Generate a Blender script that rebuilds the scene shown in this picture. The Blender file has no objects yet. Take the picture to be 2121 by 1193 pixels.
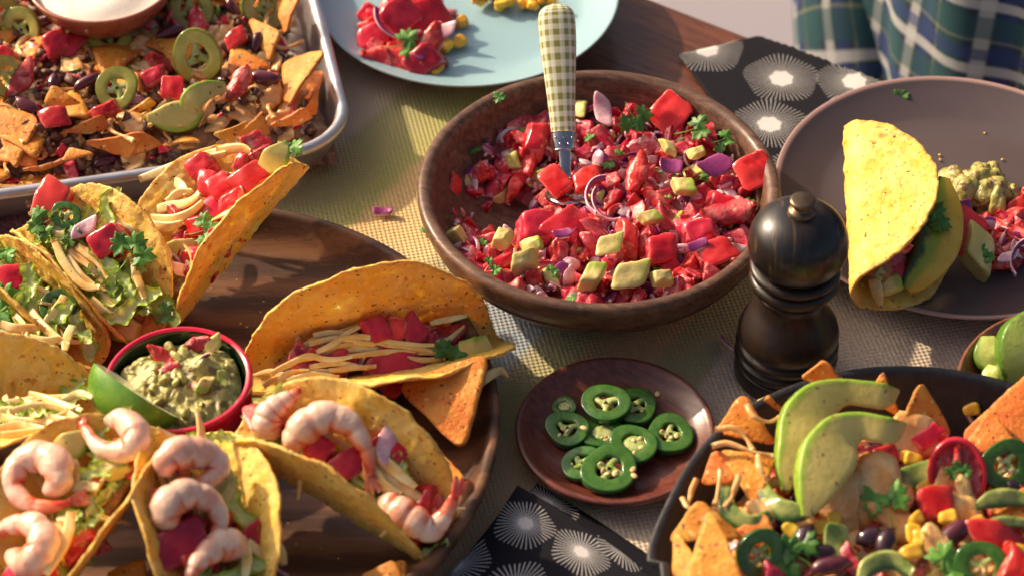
import bpy, bmesh, math, random
import numpy as np
from math import pi, sin, cos, radians, sqrt
from mathutils import Vector, Matrix, Euler, Quaternion

random.seed(7)
RNG = np.random.default_rng(7)
S = 0.01                      # everything below is written in centimetres
sc = bpy.context.scene
COL = sc.collection

# ------------------------------------------------------------------ camera
PW, PH = 2121.0, 1193.0
CD, CL, CP = 136.0, 85.0, radians(44)
FPX = PW * CL / 36
CAM = np.array([0, -CD * cos(CP), CD * sin(CP)])
FW = -CAM / CD
RT = np.array([1.0, 0, 0])
UP = np.cross(RT, FW)
TOCAM = Vector(-FW)
cd = bpy.data.cameras.new('camera')
cam = bpy.data.objects.new('camera', cd)
COL.objects.link(cam)
cam.location = Vector(CAM) * S
cam.rotation_euler = (pi / 2 - CP, 0, 0)
cd.lens = CL
cd.sensor_width = 36
cd.clip_start = 0.05
cd.clip_end = 100
cd.dof.use_dof = True
cd.dof.focus_distance = 1.33
cd.dof.aperture_fstop = 6.8
sc.camera = cam


def at(px, py, z=0.0):
    """point of the place that shows at photo pixel (px, py) at height z"""
    d = FW * FPX + RT * (px - PW / 2) - UP * (py - PH / 2)
    t = (z - CAM[2]) / d[2]
    return Vector(CAM + d * t)


# ------------------------------------------------------------------ light
SUN_AZ, SUN_EL = radians(-58), radians(30.5)      # azimuth from +Y, clockwise
w = bpy.data.worlds.new('World')
sc.world = w
w.use_nodes = True
wn = w.node_tree
bg = wn.nodes['Background']
sky = wn.nodes.new('ShaderNodeTexSky')
sky.sky_type = 'NISHITA'
sky.sun_disc = False
sky.sun_elevation = SUN_EL
sky.sun_rotation = SUN_AZ
wn.links.new(sky.outputs[0], bg.inputs[0])
bg.inputs[1].default_value = 0.12
sky.dust_density = 8.0
sky.air_density = 0.8
sky.ozone_density = 0.0
sd = Vector((sin(SUN_AZ) * cos(SUN_EL), cos(SUN_AZ) * cos(SUN_EL), sin(SUN_EL)))
sl = bpy.data.lights.new('sun', 'SUN')
sl.energy = 4.4
sl.angle = radians(1.2)
sl.color = (1.0, 0.80, 0.56)
so = bpy.data.objects.new('sun', sl)
COL.objects.link(so)
so.location = sd * 5
so.rotation_euler = sd.to_track_quat('Z', 'Y').to_euler()
sc.view_settings.view_transform = 'Standard'
sc.view_settings.look = 'None'
sc.view_settings.exposure = 0.28
sc.view_settings.gamma = 1.0


# ------------------------------------------------------------------ numeric helpers
def vn(P, f=1.0, seed=0.0):
    P = np.asarray(P, float) * f + seed * 17.31 + 100
    i = np.floor(P)
    r = P - i
    r = r * r * (3 - 2 * r)
    out = np.zeros(len(P))
    for dx in (0, 1):
        for dy in (0, 1):
            for dz in (0, 1):
                h = np.sin((i[:, 0] + dx) * 127.1 + (i[:, 1] + dy) * 311.7 + (i[:, 2] + dz) * 74.7) * 43758.5453
                h = h - np.floor(h)
                out += h * np.abs(1 - dx - r[:, 0]) * np.abs(1 - dy - r[:, 1]) * np.abs(1 - dz - r[:, 2])
    return out * 2 - 1


def fbm(P, f=1.0, seed=0.0, o=3):
    return sum(vn(P, f * 2 ** k, seed + k) / 2 ** k for k in range(o))


def crom(pts, n):
    """smooth curve through control rows"""
    p = np.asarray(pts, float)
    if len(p) < 3:
        t = np.linspace(0, 1, n)[:, None]
        return p[0] * (1 - t) + p[-1] * t
    q = np.vstack([2 * p[0] - p[1], p, 2 * p[-1] - p[-2]])
    out = []
    for t in np.linspace(0, len(p) - 1 - 1e-6, n):
        i = int(t)
        f = t - i
        a, b, c, d = q[i:i + 4]
        out.append(.5 * (2 * b + (c - a) * f + (2 * a - 5 * b + 4 * c - d) * f * f + (3 * b - a - 3 * c + d) * f ** 3))
    return np.array(out)


def mesh(name, V, F, mats, smooth=True, f=None, uv=None, mi=None, sharp=0):
    me = bpy.data.meshes.new(name)
    V = np.asarray(V, float) * S
    F = F.tolist() if isinstance(F, np.ndarray) else F
    me.from_pydata(V.tolist(), [], F)
    if not isinstance(mats, (list, tuple)):
        mats = [mats]
    for m in mats:
        me.materials.append(m)
    if f is not None:
        a = me.attributes.new('f', 'FLOAT', 'POINT')
        a.data.foreach_set('value', np.asarray(f, np.float32))
    if uv is not None:
        l = me.uv_layers.new(name='uv')
        vi = np.empty(len(me.loops), np.int32)
        me.loops.foreach_get('vertex_index', vi)
        l.data.foreach_set('uv', np.asarray(uv, np.float32)[vi].ravel())
    if mi is not None:
        me.polygons.foreach_set('material_index', np.asarray(mi, np.int32))
    if smooth:
        me.polygons.foreach_set('use_smooth', np.ones(len(me.polygons), bool))
    me.validate()
    me.update()
    if sharp:
        me.set_sharp_from_angle(angle=radians(sharp))
    return me


def obj(name, me, parent=None, M=None, label=None, cat=None, group=None, kind=None):
    o = bpy.data.objects.new(name, me)
    COL.objects.link(o)
    if parent is not None:
        o.parent = parent
    if M is not None:
        M = M.copy()
        M.translation = M.translation * S
        o.matrix_basis = M
    if label:
        o['label'] = label
    if cat:
        o['category'] = cat
    if group:
        o['group'] = group
    if kind:
        o['kind'] = kind
    return o


def thing(name, label, cat, loc=(0, 0, 0), group=None, M=None):
    return obj(name, None, None, M if M is not None else Matrix.Translation(Vector(loc)), label, cat, group)


def TM(p, e=(0, 0, 0), s=1.0):
    """placement matrix (cm, degrees)"""
    return Matrix.Translation(Vector(p)) @ Euler([radians(a) for a in e], 'XYZ').to_matrix().to_4x4() @ Matrix.Scale(s, 4)


def face(p, nrm, spin=0.0, s=1.0):
    """placement matrix whose z axis points along nrm"""
    n = Vector(nrm).normalized()
    x = Vector((1, 0, 0)) - n * n.x
    x.normalize()
    y = n.cross(x)
    R = Matrix((x, y, n)).transposed().to_4x4()
    return Matrix.Translation(Vector(p)) @ R @ Matrix.Rotation(radians(spin), 4, 'Z') @ Matrix.Scale(s, 4)


def rquat():
    q = Quaternion([random.gauss(0, 1) for _ in range(4)])
    q.normalize()
    return q.to_matrix().to_4x4()


# ------------------------------------------------------------------ materials
class NT:
    def __init__(s, name):
        s.m = bpy.data.materials.new(name)
        s.m.use_nodes = True
        s.t = s.m.node_tree
        s.b = s.t.nodes['Principled BSDF']

    def n(s, typ, inp=None, **kw):
        nd = s.t.nodes.new('ShaderNode' + typ)
        for k, v in kw.items():
            setattr(nd, k, v)
        for k, v in (inp or {}).items():
            if isinstance(v, bpy.types.NodeSocket):
                s.t.links.new(v, nd.inputs[k])
            else:
                nd.inputs[k].default_value = v
        return nd

    def math(s, op, a, b=0.0, c=None):
        d = {0: a, 1: b}
        if c is not None:
            d[2] = c
        return s.n('Math', d, operation=op).outputs[0]

    def mix(s, f, a, b, mode='MIX'):
        nd = s.t.nodes.new('ShaderNodeMix')
        nd.data_type = 'RGBA'
        nd.blend_type = mode
        for k, v in ((0, f), (6, a), (7, b)):
            if isinstance(v, bpy.types.NodeSocket):
                s.t.links.new(v, nd.inputs[k])
            elif k == 0:
                nd.inputs[k].default_value = v
            else:
                nd.inputs[k].default_value = (*v[:3], 1)
        return nd.outputs[2]

    def step(s, v, lo, hi):
        return s.n('MapRange', {0: v, 1: lo, 2: hi}, interpolation_type='SMOOTHSTEP').outputs[0]

    def lk(s, a, b):
        s.t.links.new(a, s.b.inputs[b] if isinstance(b, str) else b)

    def coords(s, stretch=(1, 1, 1), rnd=True):
        tc = s.n('TexCoord').outputs['Object']
        v = s.n('Mapping', {0: tc, 3: tuple(100 * k for k in stretch)}).outputs[0]
        if rnd:
            oi = s.n('ObjectInfo').outputs['Random']
            k = s.math('MULTIPLY', oi, 60.0)
            v = s.n('VectorMath', {0: v, 1: k}, operation='ADD').outputs[0]
        return v

    def noise(s, v, sc_, d=3.0, r=.55, dist=0.0):
        return s.n('TexNoise', {'Vector': v, 'Scale': sc_, 'Detail': d, 'Roughness': r, 'Distortion': dist}).outputs[0]


def mat(name, c, c2=None, ns=1.0, th=(.38, .62), rough=.5, bump=0.0, bs=8.0, sss=0.0, sr=(1, .35, .15), ss=.3,
        coat=0.0, attr=None, attr2=None, spk=None, spec=.5, metal=0.0, stretch=(1, 1, 1), vary=.12, trans=0.0, sheen=0.0, ior=1.45, dist=0.0, hue=0.0):
    t = NT(name)
    v = t.coords(stretch)
    col = t.n('RGB').outputs[0]
    col.default_value = (*c, 1)
    if c2:
        col = t.mix(t.step(t.noise(v, ns, 4, .6, dist), *th), c, c2)
    if attr:
        a = t.n('Attribute', attribute_name='f').outputs['Fac']
        a = t.math('ADD', a, t.math('MULTIPLY', t.math('SUBTRACT', t.noise(v, 2.0), .5), .25))
        col = t.mix(t.step(a, attr[1], attr[2]), col, attr[0])
        if attr2:
            col = t.mix(t.step(a, attr2[1], attr2[2]), col, attr2[0])
    if spk:
        for (k, scale, th_) in spk:
            q = t.noise(v, scale, 1.0, .5)
            col = t.mix(t.step(q, th_, th_ + .03), col, k)
    if vary:
        oi = t.n('ObjectInfo').outputs['Random']
        val = t.math('MULTIPLY_ADD', oi, 2 * vary, 1 - vary)
        r2 = t.math('FRACT', t.math('MULTIPLY', oi, 17.7))
        hv = t.math('MULTIPLY_ADD', r2, 2 * hue, .5 - hue)
        col = t.n('HueSaturation', {'Hue': hv, 'Value': val, 'Color': col}).outputs[0]
    t.lk(col, 'Base Color')
    b = t.b.inputs
    rr = t.n('MapRange', {0: t.noise(v, 3.0), 1: .3, 2: .7, 3: max(rough - .08, .02), 4: min(rough + .1, 1)}).outputs[0]
    t.lk(rr, 'Roughness')
    b['Metallic'].default_value = metal
    b['Specular IOR Level'].default_value = spec
    b['Coat Weight'].default_value = coat
    b['Coat Roughness'].default_value = .12
    b['Transmission Weight'].default_value = trans
    b['IOR'].default_value = ior
    if sheen:
        b['Sheen Weight'].default_value = sheen
    if sss:
        b['Subsurface Weight'].default_value = sss
        b['Subsurface Radius'].default_value = sr
        b['Subsurface Scale'].default_value = ss * S
    if bump:
        h = t.noise(v, bs, 4, .6)
        bn = t.n('Bump', {'Strength': 1.0, 'Distance': bump * S, 'Height': h}).outputs[0]
        t.lk(bn, 'Normal')
        t.lk(bn, 'Coat Normal')
    return t.m


def wood(name, dark, light, grain=(1, 8, 8), ns=.6, rough=.45, bump=.02, coat=0.0, worn=None, rings=0.0, rot=(0, 0, 0)):
    t = NT(name)
    tc = t.n('TexCoord').outputs['Object']
    v0 = t.n('Mapping', {0: tc, 2: tuple(radians(a) for a in rot), 3: (100, 100, 100)}).outputs[0]
    v = t.n('VectorMath', {0: v0, 1: grain}, operation='MULTIPLY').outputs[0]
    a = t.noise(v, ns, 6, .62, .6)
    b = t.noise(v, ns * 6, 4, .7, .3)
    k = t.math('ADD', t.math('MULTIPLY', a, .65), t.math('MULTIPLY', b, .35))
    if rings:
        wv = t.n('TexWave', {'Vector': v0, 'Scale': rings, 'Distortion': 6.0, 'Detail': 3.0, 'Detail Scale': .6}, bands_direction='Y').outputs['Fac']
        k = t.math('ADD', t.math('MULTIPLY', k, .75), t.math('MULTIPLY', wv, .25))
    col = t.mix(t.step(k, .36, .66), dark, light)
    fine = t.step(t.noise(v, ns * 14, 3, .7), .55, .70)
    col = t.mix(t.math('MULTIPLY', fine, .45), col, tuple(x * .35 for x in dark))
    if worn:
        col = t.mix(t.math('MULTIPLY', t.step(t.noise(v0, 1.3, 5, .7), .5, .75), .55), col, worn)
    t.lk(col, 'Base Color')
    t.lk(t.n('MapRange', {0: k, 1: .3, 2: .7, 3: rough + .12, 4: rough - .08}).outputs[0], 'Roughness')
    t.b.inputs['Coat Weight'].default_value = coat
    t.b.inputs['Coat Roughness'].default_value = .2
    t.b.inputs['Specular IOR Level'].default_value = .4
    bn = t.n('Bump', {'Strength': 1.0, 'Distance': bump * S, 'Height': t.math('ADD', k, t.math('MULTIPLY', fine, -.3))}).outputs[0]
    t.lk(bn, 'Normal')
    return t.m


RED = (.62, .022, .018)
M = {}
M['tomato'] = mat('tomato_flesh', (.60, .024, .040), (.76, .17, .16), 1.3, (.42, .66), .22, .09, 3.0, .4, (1, .3, .15), .45, .35, vary=.26, hue=.007, spk=[((.80, .38, .26), 2.4, .68), ((.40, .012, .015), 1.1, .62)])
M['tskin'] = mat('tomato_skin', (.54, .010, .024), (.66, .035, .042), .9, rough=.2, bump=.02, bs=3, sss=.3, coat=.2, vary=.22, hue=.006)
M['tdeep'] = mat('salsa_pulp', (.26, .014, .020), (.46, .06, .055), 1.2, rough=.12, bump=.12, bs=2.5, sss=.25, coat=.7, vary=0)
M['onion'] = mat('onion_flesh', (.80, .56, .56), (.72, .36, .46), 2.5, rough=.26, bump=.02, bs=8, sss=.4, sr=(1, .7, .7), coat=.4, attr=((.28, .035, .16), .35, .85), vary=.1)
M['avo'] = mat('avocado_flesh', (.74, .60, .24), (.64, .50, .16), 1.2, rough=.38, bump=.03, bs=4, sss=.3, sr=(.8, .8, .2), attr=((.36, .44, .06), .35, .95), spk=[((.30, .2, .05), 2.2, .74)], vary=.1)
M['avoslice'] = mat('avocado_slice_flesh', (.68, .54, .16), (.60, .48, .13), .9, rough=.45, bump=.035, bs=3, sss=.12, sr=(.8, .8, .2), coat=.15,
                    attr=((.27, .42, .035), .74, .96), attr2=((.06, .15, .014), .99, 1.06), spk=[((.26, .17, .06), 2.6, .70)], vary=.06)
M['avodark'] = mat('avocado_slice_yellow', (.78, .50, .06), (.70, .42, .05), .9, rough=.35, bump=.03, bs=3, sss=.3, sr=(.8, .7, .2), coat=.15,
                   attr=((.34, .40, .03), .3, .62), attr2=((.03, .07, .012), .66, .86), vary=.05)
M['avobig'] = mat('avocado_bright', (.46, .56, .10), (.56, .60, .16), .8, rough=.35, bump=.04, bs=3, sss=.2, sr=(.7, 1, .2), coat=.2, attr=((.10, .22, .02), .80, .98), vary=0)
M['cheese'] = mat('shredded_cheese', (.92, .72, .36), (.88, .52, .16), 1.0, rough=.33, bump=.015, bs=6, sss=.35, sr=(1, .7, .3), ss=.3, vary=.1, hue=.008)
M['melt'] = mat('melted_cheese', (.84, .52, .22), (.74, .34, .10), .7, rough=.2, bump=.08, bs=2.5, sss=.35, sr=(1, .6, .25), coat=.35, vary=.05)
M['lettuce'] = mat('lettuce', (.66, .70, .30), (.50, .62, .16), 1.2, rough=.35, bump=.03, bs=5, sss=.25, sr=(.7, 1, .2), coat=.2, attr=((.30, .46, .04), .25, .8), vary=.15, hue=.01)
M['cil'] = mat('cilantro', (.05, .16, .022), (.10, .26, .035), 1.5, rough=.42, bump=.03, bs=5, sss=.12, sr=(.5, 1, .2), vary=.25, hue=.01)
M['stem'] = mat('herb_stem', (.16, .34, .05), rough=.4, vary=.1)
M['jskin'] = mat('jalapeno_skin', (.012, .06, .010), (.02, .10, .012), 1.0, rough=.16, bump=.006, bs=5, coat=.7, vary=.12)
M['jflesh'] = mat('jalapeno_flesh', (.045, .135, .014), (.080, .19, .025), 2.0, rough=.26, bump=.02, bs=5, sss=.25, sr=(.5, 1, .3), coat=.4, attr=((.04, .15, .014), .45, .95), vary=.12)
M['jmem'] = mat('jalapeno_membrane', (.34, .46, .09), (.52, .56, .22), 2, rough=.3, bump=.04, bs=5, sss=.3, sr=(.7, 1, .3), coat=.3)
M['seed'] = mat('pepper_seed', (.78, .60, .30), (.68, .42, .18), 4, rough=.35, bump=.01, bs=9, sss=.2, coat=.3, vary=.12)
M['pskin'] = mat('pickled_skin', (.16, .17, .02), (.24, .24, .025), 1, rough=.2, coat=.5, bump=.01, bs=4, vary=.25)
M['pflesh'] = mat('pickled_flesh', (.44, .42, .07), (.55, .50, .10), 1.5, rough=.2, bump=.02, bs=4, sss=.3, sr=(.8, .9, .3), coat=.5, attr=((.26, .28, .03), .5, .95), vary=.2)
M['shell'] = mat('corn_shell', (.84, .49, .055), (.87, .60, .17), .6, (.35, .7), .55, .08, 4.0, .35, (1, .65, .2), .35,
                 attr=((.74, .40, .09), .95, 1.02), spk=[((.88, .58, .16), 2.4, .60), ((.66, .28, .04), 1.9, .69), ((.12, .04, .012), 4.4, .70)], vary=.04)
M['chip'] = mat('nacho_chip', (.74, .20, .018), (.80, .34, .045), .8, (.35, .7), .55, .09, 4.0, .1, (1, .5, .2), .3,
                attr=((.62, .22, .05), .85, 1.0), spk=[((.22, .04, .012), 3.8, .67), ((.86, .50, .14), 2.2, .68)], vary=.12, hue=.012)
M['shrimp'] = mat('shrimp_flesh', (.88, .62, .47), (.83, .40, .27), .9, (.40, .66), .20, .05, 4, .4, (1, .5, .35), .4, .3,
                  attr=((.80, .20, .09), .36, .74), attr2=((.60, .06, .03), .86, 1.0), vary=.05)
M['shtail'] = mat('shrimp_tail', (.62, .07, .04), (.78, .25, .14), 1.3, rough=.2, bump=.03, bs=5, sss=.25, coat=.6)
M['bean'] = mat('kidney_bean', (.075, .010, .020), (.11, .018, .03), 1.2, rough=.16, coat=.6, bump=.015, bs=3, vary=.3)
M['bbean'] = mat('black_bean', (.030, .012, .020), (.05, .018, .026), 1.2, rough=.2, coat=.5, bump=.02, bs=3, vary=.3)
M['corn'] = mat('corn_kernel', (.86, .52, .045), (.80, .42, .03), 1.8, rough=.2, bump=.02, bs=4, sss=.35, sr=(1, .7, .2), coat=.4, vary=.1, hue=.01)
M['beef'] = mat('ground_beef', (.15, .055, .030), (.27, .12, .07), 3, rough=.42, bump=.10, bs=5, coat=.15, vary=.25)
M['pepper'] = mat('green_pepper', (.16, .24, .035), (.40, .42, .12), 1.1, rough=.2, bump=.03, bs=4, sss=.25, sr=(.6, 1, .3), coat=.5, attr=((.035, .10, .015), .5, .9), vary=.15)
M['guac'] = mat('guacamole', (.36, .32, .08), (.54, .46, .14), 1.1, (.35, .65), .25, .14, 3, .2, (.7, .7, .2), .3, .45, spk=[((.24, .15, .05), 1.4, .60), ((.44, .16, .10), .9, .68)], vary=0)
M['cream'] = mat('sour_cream', (.86, .80, .70), (.82, .74, .62), .8, rough=.25, bump=.04, bs=1.5, sss=.3, sr=(1, .9, .8), coat=.2, vary=0)
M['lime'] = mat('lime_peel', (.10, .25, .022), (.16, .33, .03), .8, rough=.3, bump=.02, bs=10, coat=.35, sss=.1, sr=(.5, 1, .2), vary=0)
M['limeflesh'] = mat('lime_flesh', (.74, .70, .36), (.80, .78, .52), 2, rough=.25, bump=.04, bs=4, sss=.3, sr=(.7, 1, .4), coat=.4, vary=0)
M['filling'] = mat('packed_filling', (.28, .12, .05), (.50, .20, .08), 1.4, rough=.4, bump=.12, bs=3, coat=.2, vary=.1, spk=[((.42, .45, .12), 1.6, .62)])


# ------------------------------------------------------------------ shape generators (all return V, F[, f])
_cache = {}


def cubegrid(c):
    if ('c', c) not in _cache:
        bm = bmesh.new()
        bmesh.ops.create_cube(bm, size=2)
        bmesh.ops.subdivide_edges(bm, edges=bm.edges[:], cuts=c, use_grid_fill=True)
        bm.verts.ensure_lookup_table()
        _cache[('c', c)] = (np.array([v.co[:] for v in bm.verts]), [[v.index for v in f.verts] for f in bm.faces])
        bm.free()
    V, F = _cache[('c', c)]
    return V.copy(), F


def ico(s):
    if ('i', s) not in _cache:
        bm = bmesh.new()
        bmesh.ops.create_icosphere(bm, subdivisions=s, radius=1)
        bm.verts.ensure_lookup_table()
        _cache[('i', s)] = (np.array([v.co[:] for v in bm.verts]), [[v.index for v in f.verts] for f in bm.faces])
        bm.free()
    V, F = _cache[('i', s)]
    return V.copy(), F


def superbox(sx, sy, sz, n=5.0, c=5, seed=0, shear=.25, bend=0.0, nz=.04):
    V, F = cubegrid(c)
    r = (np.abs(V) ** n).sum(1) ** (1 / n)
    top = V[:, 2] > .999
    V = V / r[:, None]
    rg = np.random.default_rng(seed)
    Sh = np.eye(3) + rg.uniform(-shear, shear, (3, 3)) * (1 - np.eye(3))
    V = V @ Sh
    V[:, :2] *= (1 + rg.uniform(-.3, .3) * V[:, 2:3] * (shear > 0))
    V *= np.array([sx, sy, sz])
    V[:, 2] += bend * (V[:, 0] / sx) ** 2 * sx
    V += nz * np.stack([vn(V, 1.8, seed + k) + .6 * vn(V, 4.5, seed + k + 9) for k in range(3)], 1)
    return V, F, top


def blob(sx, sy, sz, s=3, amp=.15, fr=1.2, seed=0, o=2):
    V, F = ico(s)
    d = fbm(V, fr, seed, o)
    V = V * (1 + amp * d)[:, None] * np.array([sx, sy, sz])
    return V, F


def join(parts):
    """list of (V, F[, f]) -> one V, F, f"""
    Vs, Fs, fs, n = [], [], [], 0
    for p in parts:
        V, F = p[0], p[1]
        Vs.append(V)
        Fs += [[i + n for i in q] for q in (F.tolist() if isinstance(F, np.ndarray) else F)]
        fs.append(p[2] if len(p) > 2 and p[2] is not None else np.zeros(len(V)))
        n += len(V)
    return np.vstack(Vs), Fs, np.concatenate(fs)


def xf(V, Mx):
    A = np.array(Mx)
    return V @ A[:3, :3].T + A[:3, 3]


def gridfaces(nu, nv, wrapu=False, wrapv=False):
    a = np.arange(nu if wrapu else nu - 1)[:, None]
    b = np.arange(nv if wrapv else nv - 1)[None, :]
    i0 = a * nv + b
    i1 = ((a + 1) % nu) * nv + b
    i2 = ((a + 1) % nu) * nv + (b + 1) % nv
    i3 = a * nv + (b + 1) % nv
    return np.stack([i0, i1, i2, i3], -1).reshape(-1, 4)


def sweep(ctrl, wa, wb, n=24, m=12, pw=2.0, up=(0, 0, 1), twist=0.0):
    """tube through ctrl; wa = half width across (perp. to up), wb = half height; returns V,F,t,x(across -1..1)"""
    C = crom(ctrl, n)
    A = crom(np.array(wa, float)[:, None], n)[:, 0] if np.ndim(wa) else np.full(n, float(wa))
    B = crom(np.array(wb, float)[:, None], n)[:, 0] if np.ndim(wb) else np.full(n, float(wb))
    T = np.gradient(C, axis=0)
    T /= np.linalg.norm(T, axis=1)[:, None] + 1e-9
    U = np.array(up, float)
    X = np.cross(T, U)
    X /= np.linalg.norm(X, axis=1)[:, None] + 1e-9
    Y = np.cross(X, T)
    if twist:
        a = np.linspace(0, twist, n)[:, None]
        X, Y = X * np.cos(a) + Y * np.sin(a), Y * np.cos(a) - X * np.sin(a)
    th = np.linspace(0, 2 * pi, m, endpoint=False) + pi / m
    cx = np.sign(np.cos(th)) * np.abs(np.cos(th)) ** (2 / pw)
    cy = np.sign(np.sin(th)) * np.abs(np.sin(th)) ** (2 / pw)
    V = C[:, None, :] + X[:, None, :] * (A[:, None] * cx)[..., None] + Y[:, None, :] * (B[:, None] * cy)[..., None]
    V = V.reshape(-1, 3)
    F = gridfaces(n, m, False, True)[:, ::-1].tolist()
    F.append(list(range(m)))
    F.append(list(range((n - 1) * m, n * m))[::-1])
    t = np.repeat(np.linspace(0, 1, n), m)
    x = np.tile(cx, n)
    return V, F, t, x


def revolve(prof, n=96, closed=False):
    p = np.asarray(prof, float)
    a = np.linspace(0, 2 * pi, n, endpoint=False)
    V = np.stack([p[:, 0][:, None] * np.cos(a), p[:, 0][:, None] * np.sin(a), np.repeat(p[:, 1][:, None], n, 1)], -1).reshape(-1, 3)
    F = gridfaces(len(p), n, closed, True).tolist()
    if not closed:
        if p[0, 0] > 1e-6:
            F.append(list(range(n)))
        if p[-1, 0] > 1e-6:
            F.append(list(range((len(p) - 1) * n, len(p) * n))[::-1])
    return V, F


def rprof(prof, k=4):
    """round a polyline profile by chaikin subdivision"""
    p = np.asarray(prof, float)
    for _ in range(k):
        q = [p[0]]
        for a, b in zip(p[:-1], p[1:]):
            q += [a * .75 + b * .25, a * .25 + b * .75]
        q.append(p[-1])
        p = np.array(q)
    return p


# ------------------------------------------------------------------ ingredient library: kind -> list of variants, each a list of (part, mesh)
LIB = {}


def lib(kind, variants):
    LIB[kind] = variants


v = []
for k in range(10):
    rg = np.random.default_rng(100 + k)
    sx, sy, sz = rg.uniform(.62, .95), rg.uniform(.5, .78), rg.uniform(.35, .62)
    V, F, top = superbox(sx, sy, sz, 8, 8, k, .22, rg.uniform(-.2, .0), .07)
    mi = [1 if all(top[i] for i in f) else 0 for f in F]
    v.append([('tomato_piece', mesh('tomato_dice', V, F, [M['tomato'], M['tskin']], mi=mi))])
lib('tomato', v)
v = []
for k in range(5):
    C = [(-1.3, 0, .25), (-.5, 0, -.1), (.5, 0, -.1), (1.3, 0, .3)]
    V, F, t, x = sweep(C, [.15, .55, .6, .15], [.12, .30, .32, .12], 14, 12, 2.6)
    V += .10 * np.stack([vn(V, 2.2, k * 3 + j) for j in range(3)], 1)
    mi = [1 if V[f].mean(0)[2] < -.08 - .02 * k or len(f) > 4 else 0 for f in F]
    v.append([('tomato_piece', mesh('tomato_wedge', V, F, [M['tomato'], M['tskin']], mi=mi))])
lib('wedge', v)
v = []
for k in range(6):
    rg = np.random.default_rng(200 + k)
    V, F, top = superbox(rg.uniform(.4, .7), rg.uniform(.28, .5), .13, 4, 4, 50 + k, .3, .35, .03)
    f = np.clip((V[:, 2] + .02) / .15, 0, 1) * (.9 if k % 3 else .4)
    v.append([('onion_piece', mesh('onion_dice', V, F, M['onion'], f=f))])
lib('onion', v)
v = []
for k in range(4):
    a = np.linspace(-1.1, 1.1 + .1 * k, 7)
    C = [(1.5 * sin(t), 1.5 * cos(t) - 1.5, .1 * sin(3 * t)) for t in a]
    V, F, t, x = sweep(C, .10, .22, 18, 8, 3, twist=.6)
    v.append([('onion_strip', mesh('onion_sliver', V, F, M['onion'], f=(x > 0) * 1.0))])
lib('onionstrip', v)
v = []
for k in range(5):
    rg = np.random.default_rng(300 + k)
    V, F, top = superbox(rg.uniform(.6, .9), rg.uniform(.5, .65), rg.uniform(.4, .6), 8, 8, 80 + k, .28, 0, .06)
    v.append([('avocado_piece', mesh('avocado_dice', V, F, M['avo'], f=np.clip((V[:, 0] + .35) / .9, 0, 1) * (.6 + .4 * (k % 2))))])
lib('avo', v)
v = []
for k in range(8):
    rg = np.random.default_rng(400 + k)
    L = rg.uniform(1.3, 2.2)
    C = [(-L, rg.uniform(-.9, .9), rg.uniform(-.2, .2)), (-L / 3, rg.uniform(-.3, .3), rg.uniform(0, .2)), (L / 3, rg.uniform(-.3, .3), 0), (L, rg.uniform(-.6, .6), rg.uniform(-.2, .3))]
    V, F, t, x = sweep(C, [.08, .19, .16, .06], [.05, .075, .07, .04], 18, 8, 4, twist=rg.uniform(-1.2, 1.2))
    v.append([('cheese_strand', mesh('cheese_strand', V, F, M['cheese']))])
lib('cheese', v)
v = []
for k in range(5):
    rg = np.random.default_rng(450 + k)
    nl, nw = 26, 9
    L = rg.uniform(1.6, 2.3)
    C = crom([(-L, 0, 0), (-L / 3, rg.uniform(-.5, .5), .3), (L / 3, rg.uniform(-.5, .5), 0), (L, rg.uniform(-.5, .5), .3)], nl)
    vv, ff = [], []
    for i in range(nl):
        for j in range(nw):
            q = (j / (nw - 1) - .5) * 2
            wd = (.48 + .12 * sin(i * .7 + k)) * (1 - .5 * abs(i / nl * 2 - 1) ** 3)
            e = abs(q) ** 1.5
            vv.append(C[i] + np.array([0, q * wd, .28 * q * q + e * .20 * sin(i * 1.4 + q * 2 + k) + .06 * sin(i * .5)]))
            ff.append(e)
    vv = np.array(vv)
    F1 = gridfaces(nl, nw)
    n = len(vv)
    V = np.vstack([vv, vv + [0, 0, .035]])
    b = list(range(nw)) + [i * nw + nw - 1 for i in range(1, nl)] + list(range(nl * nw - 2, (nl - 1) * nw - 1, -1)) + [i * nw for i in range(nl - 2, 0, -1)]
    F = F1[:, ::-1].tolist() + (F1 + n).tolist() + [[b[i], b[(i + 1) % len(b)], b[(i + 1) % len(b)] + n, b[i] + n] for i in range(len(b))]
    v.append([('lettuce_shred', mesh('lettuce_shred', V, F, M['lettuce'], f=np.array(ff * 2)))])
lib('lettuce', v)


def leaflet(seed, R=.74):
    nr, na = 5, 84
    V = []
    rg = np.random.default_rng(seed)
    ph = rg.uniform(0, 6)
    for i in range(nr + 1):
        for j in range(na):
            a = 2 * pi * j / na
            lobes = .40 + .30 * abs(cos(1.5 * a)) ** .6 + .30 * abs(cos(4.5 * a)) ** 1.5 + .12 * abs(cos(10.5 * a)) 
            back = 1 - .55 * math.exp(-((a - pi) / .35) ** 2)
            r = R * lobes * back * i / nr
            V.append((r * cos(a), r * sin(a), .18 * r * sin(2 * a + ph) + .05 * sin(5 * a + ph) * (i / nr) ** 2 - .12 * r * r))
    V = np.array(V)
    F1 = gridfaces(nr + 1, na, False, True)
    n = len(V)
    VV = np.vstack([V, V + [0, 0, .03]])
    F = F1[:, ::-1].tolist() + (F1 + n).tolist()
    o = nr * na
    F += [[o + j, o + (j + 1) % na, o + (j + 1) % na + n, o + j + n] for j in range(na)]
    return VV, F


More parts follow.
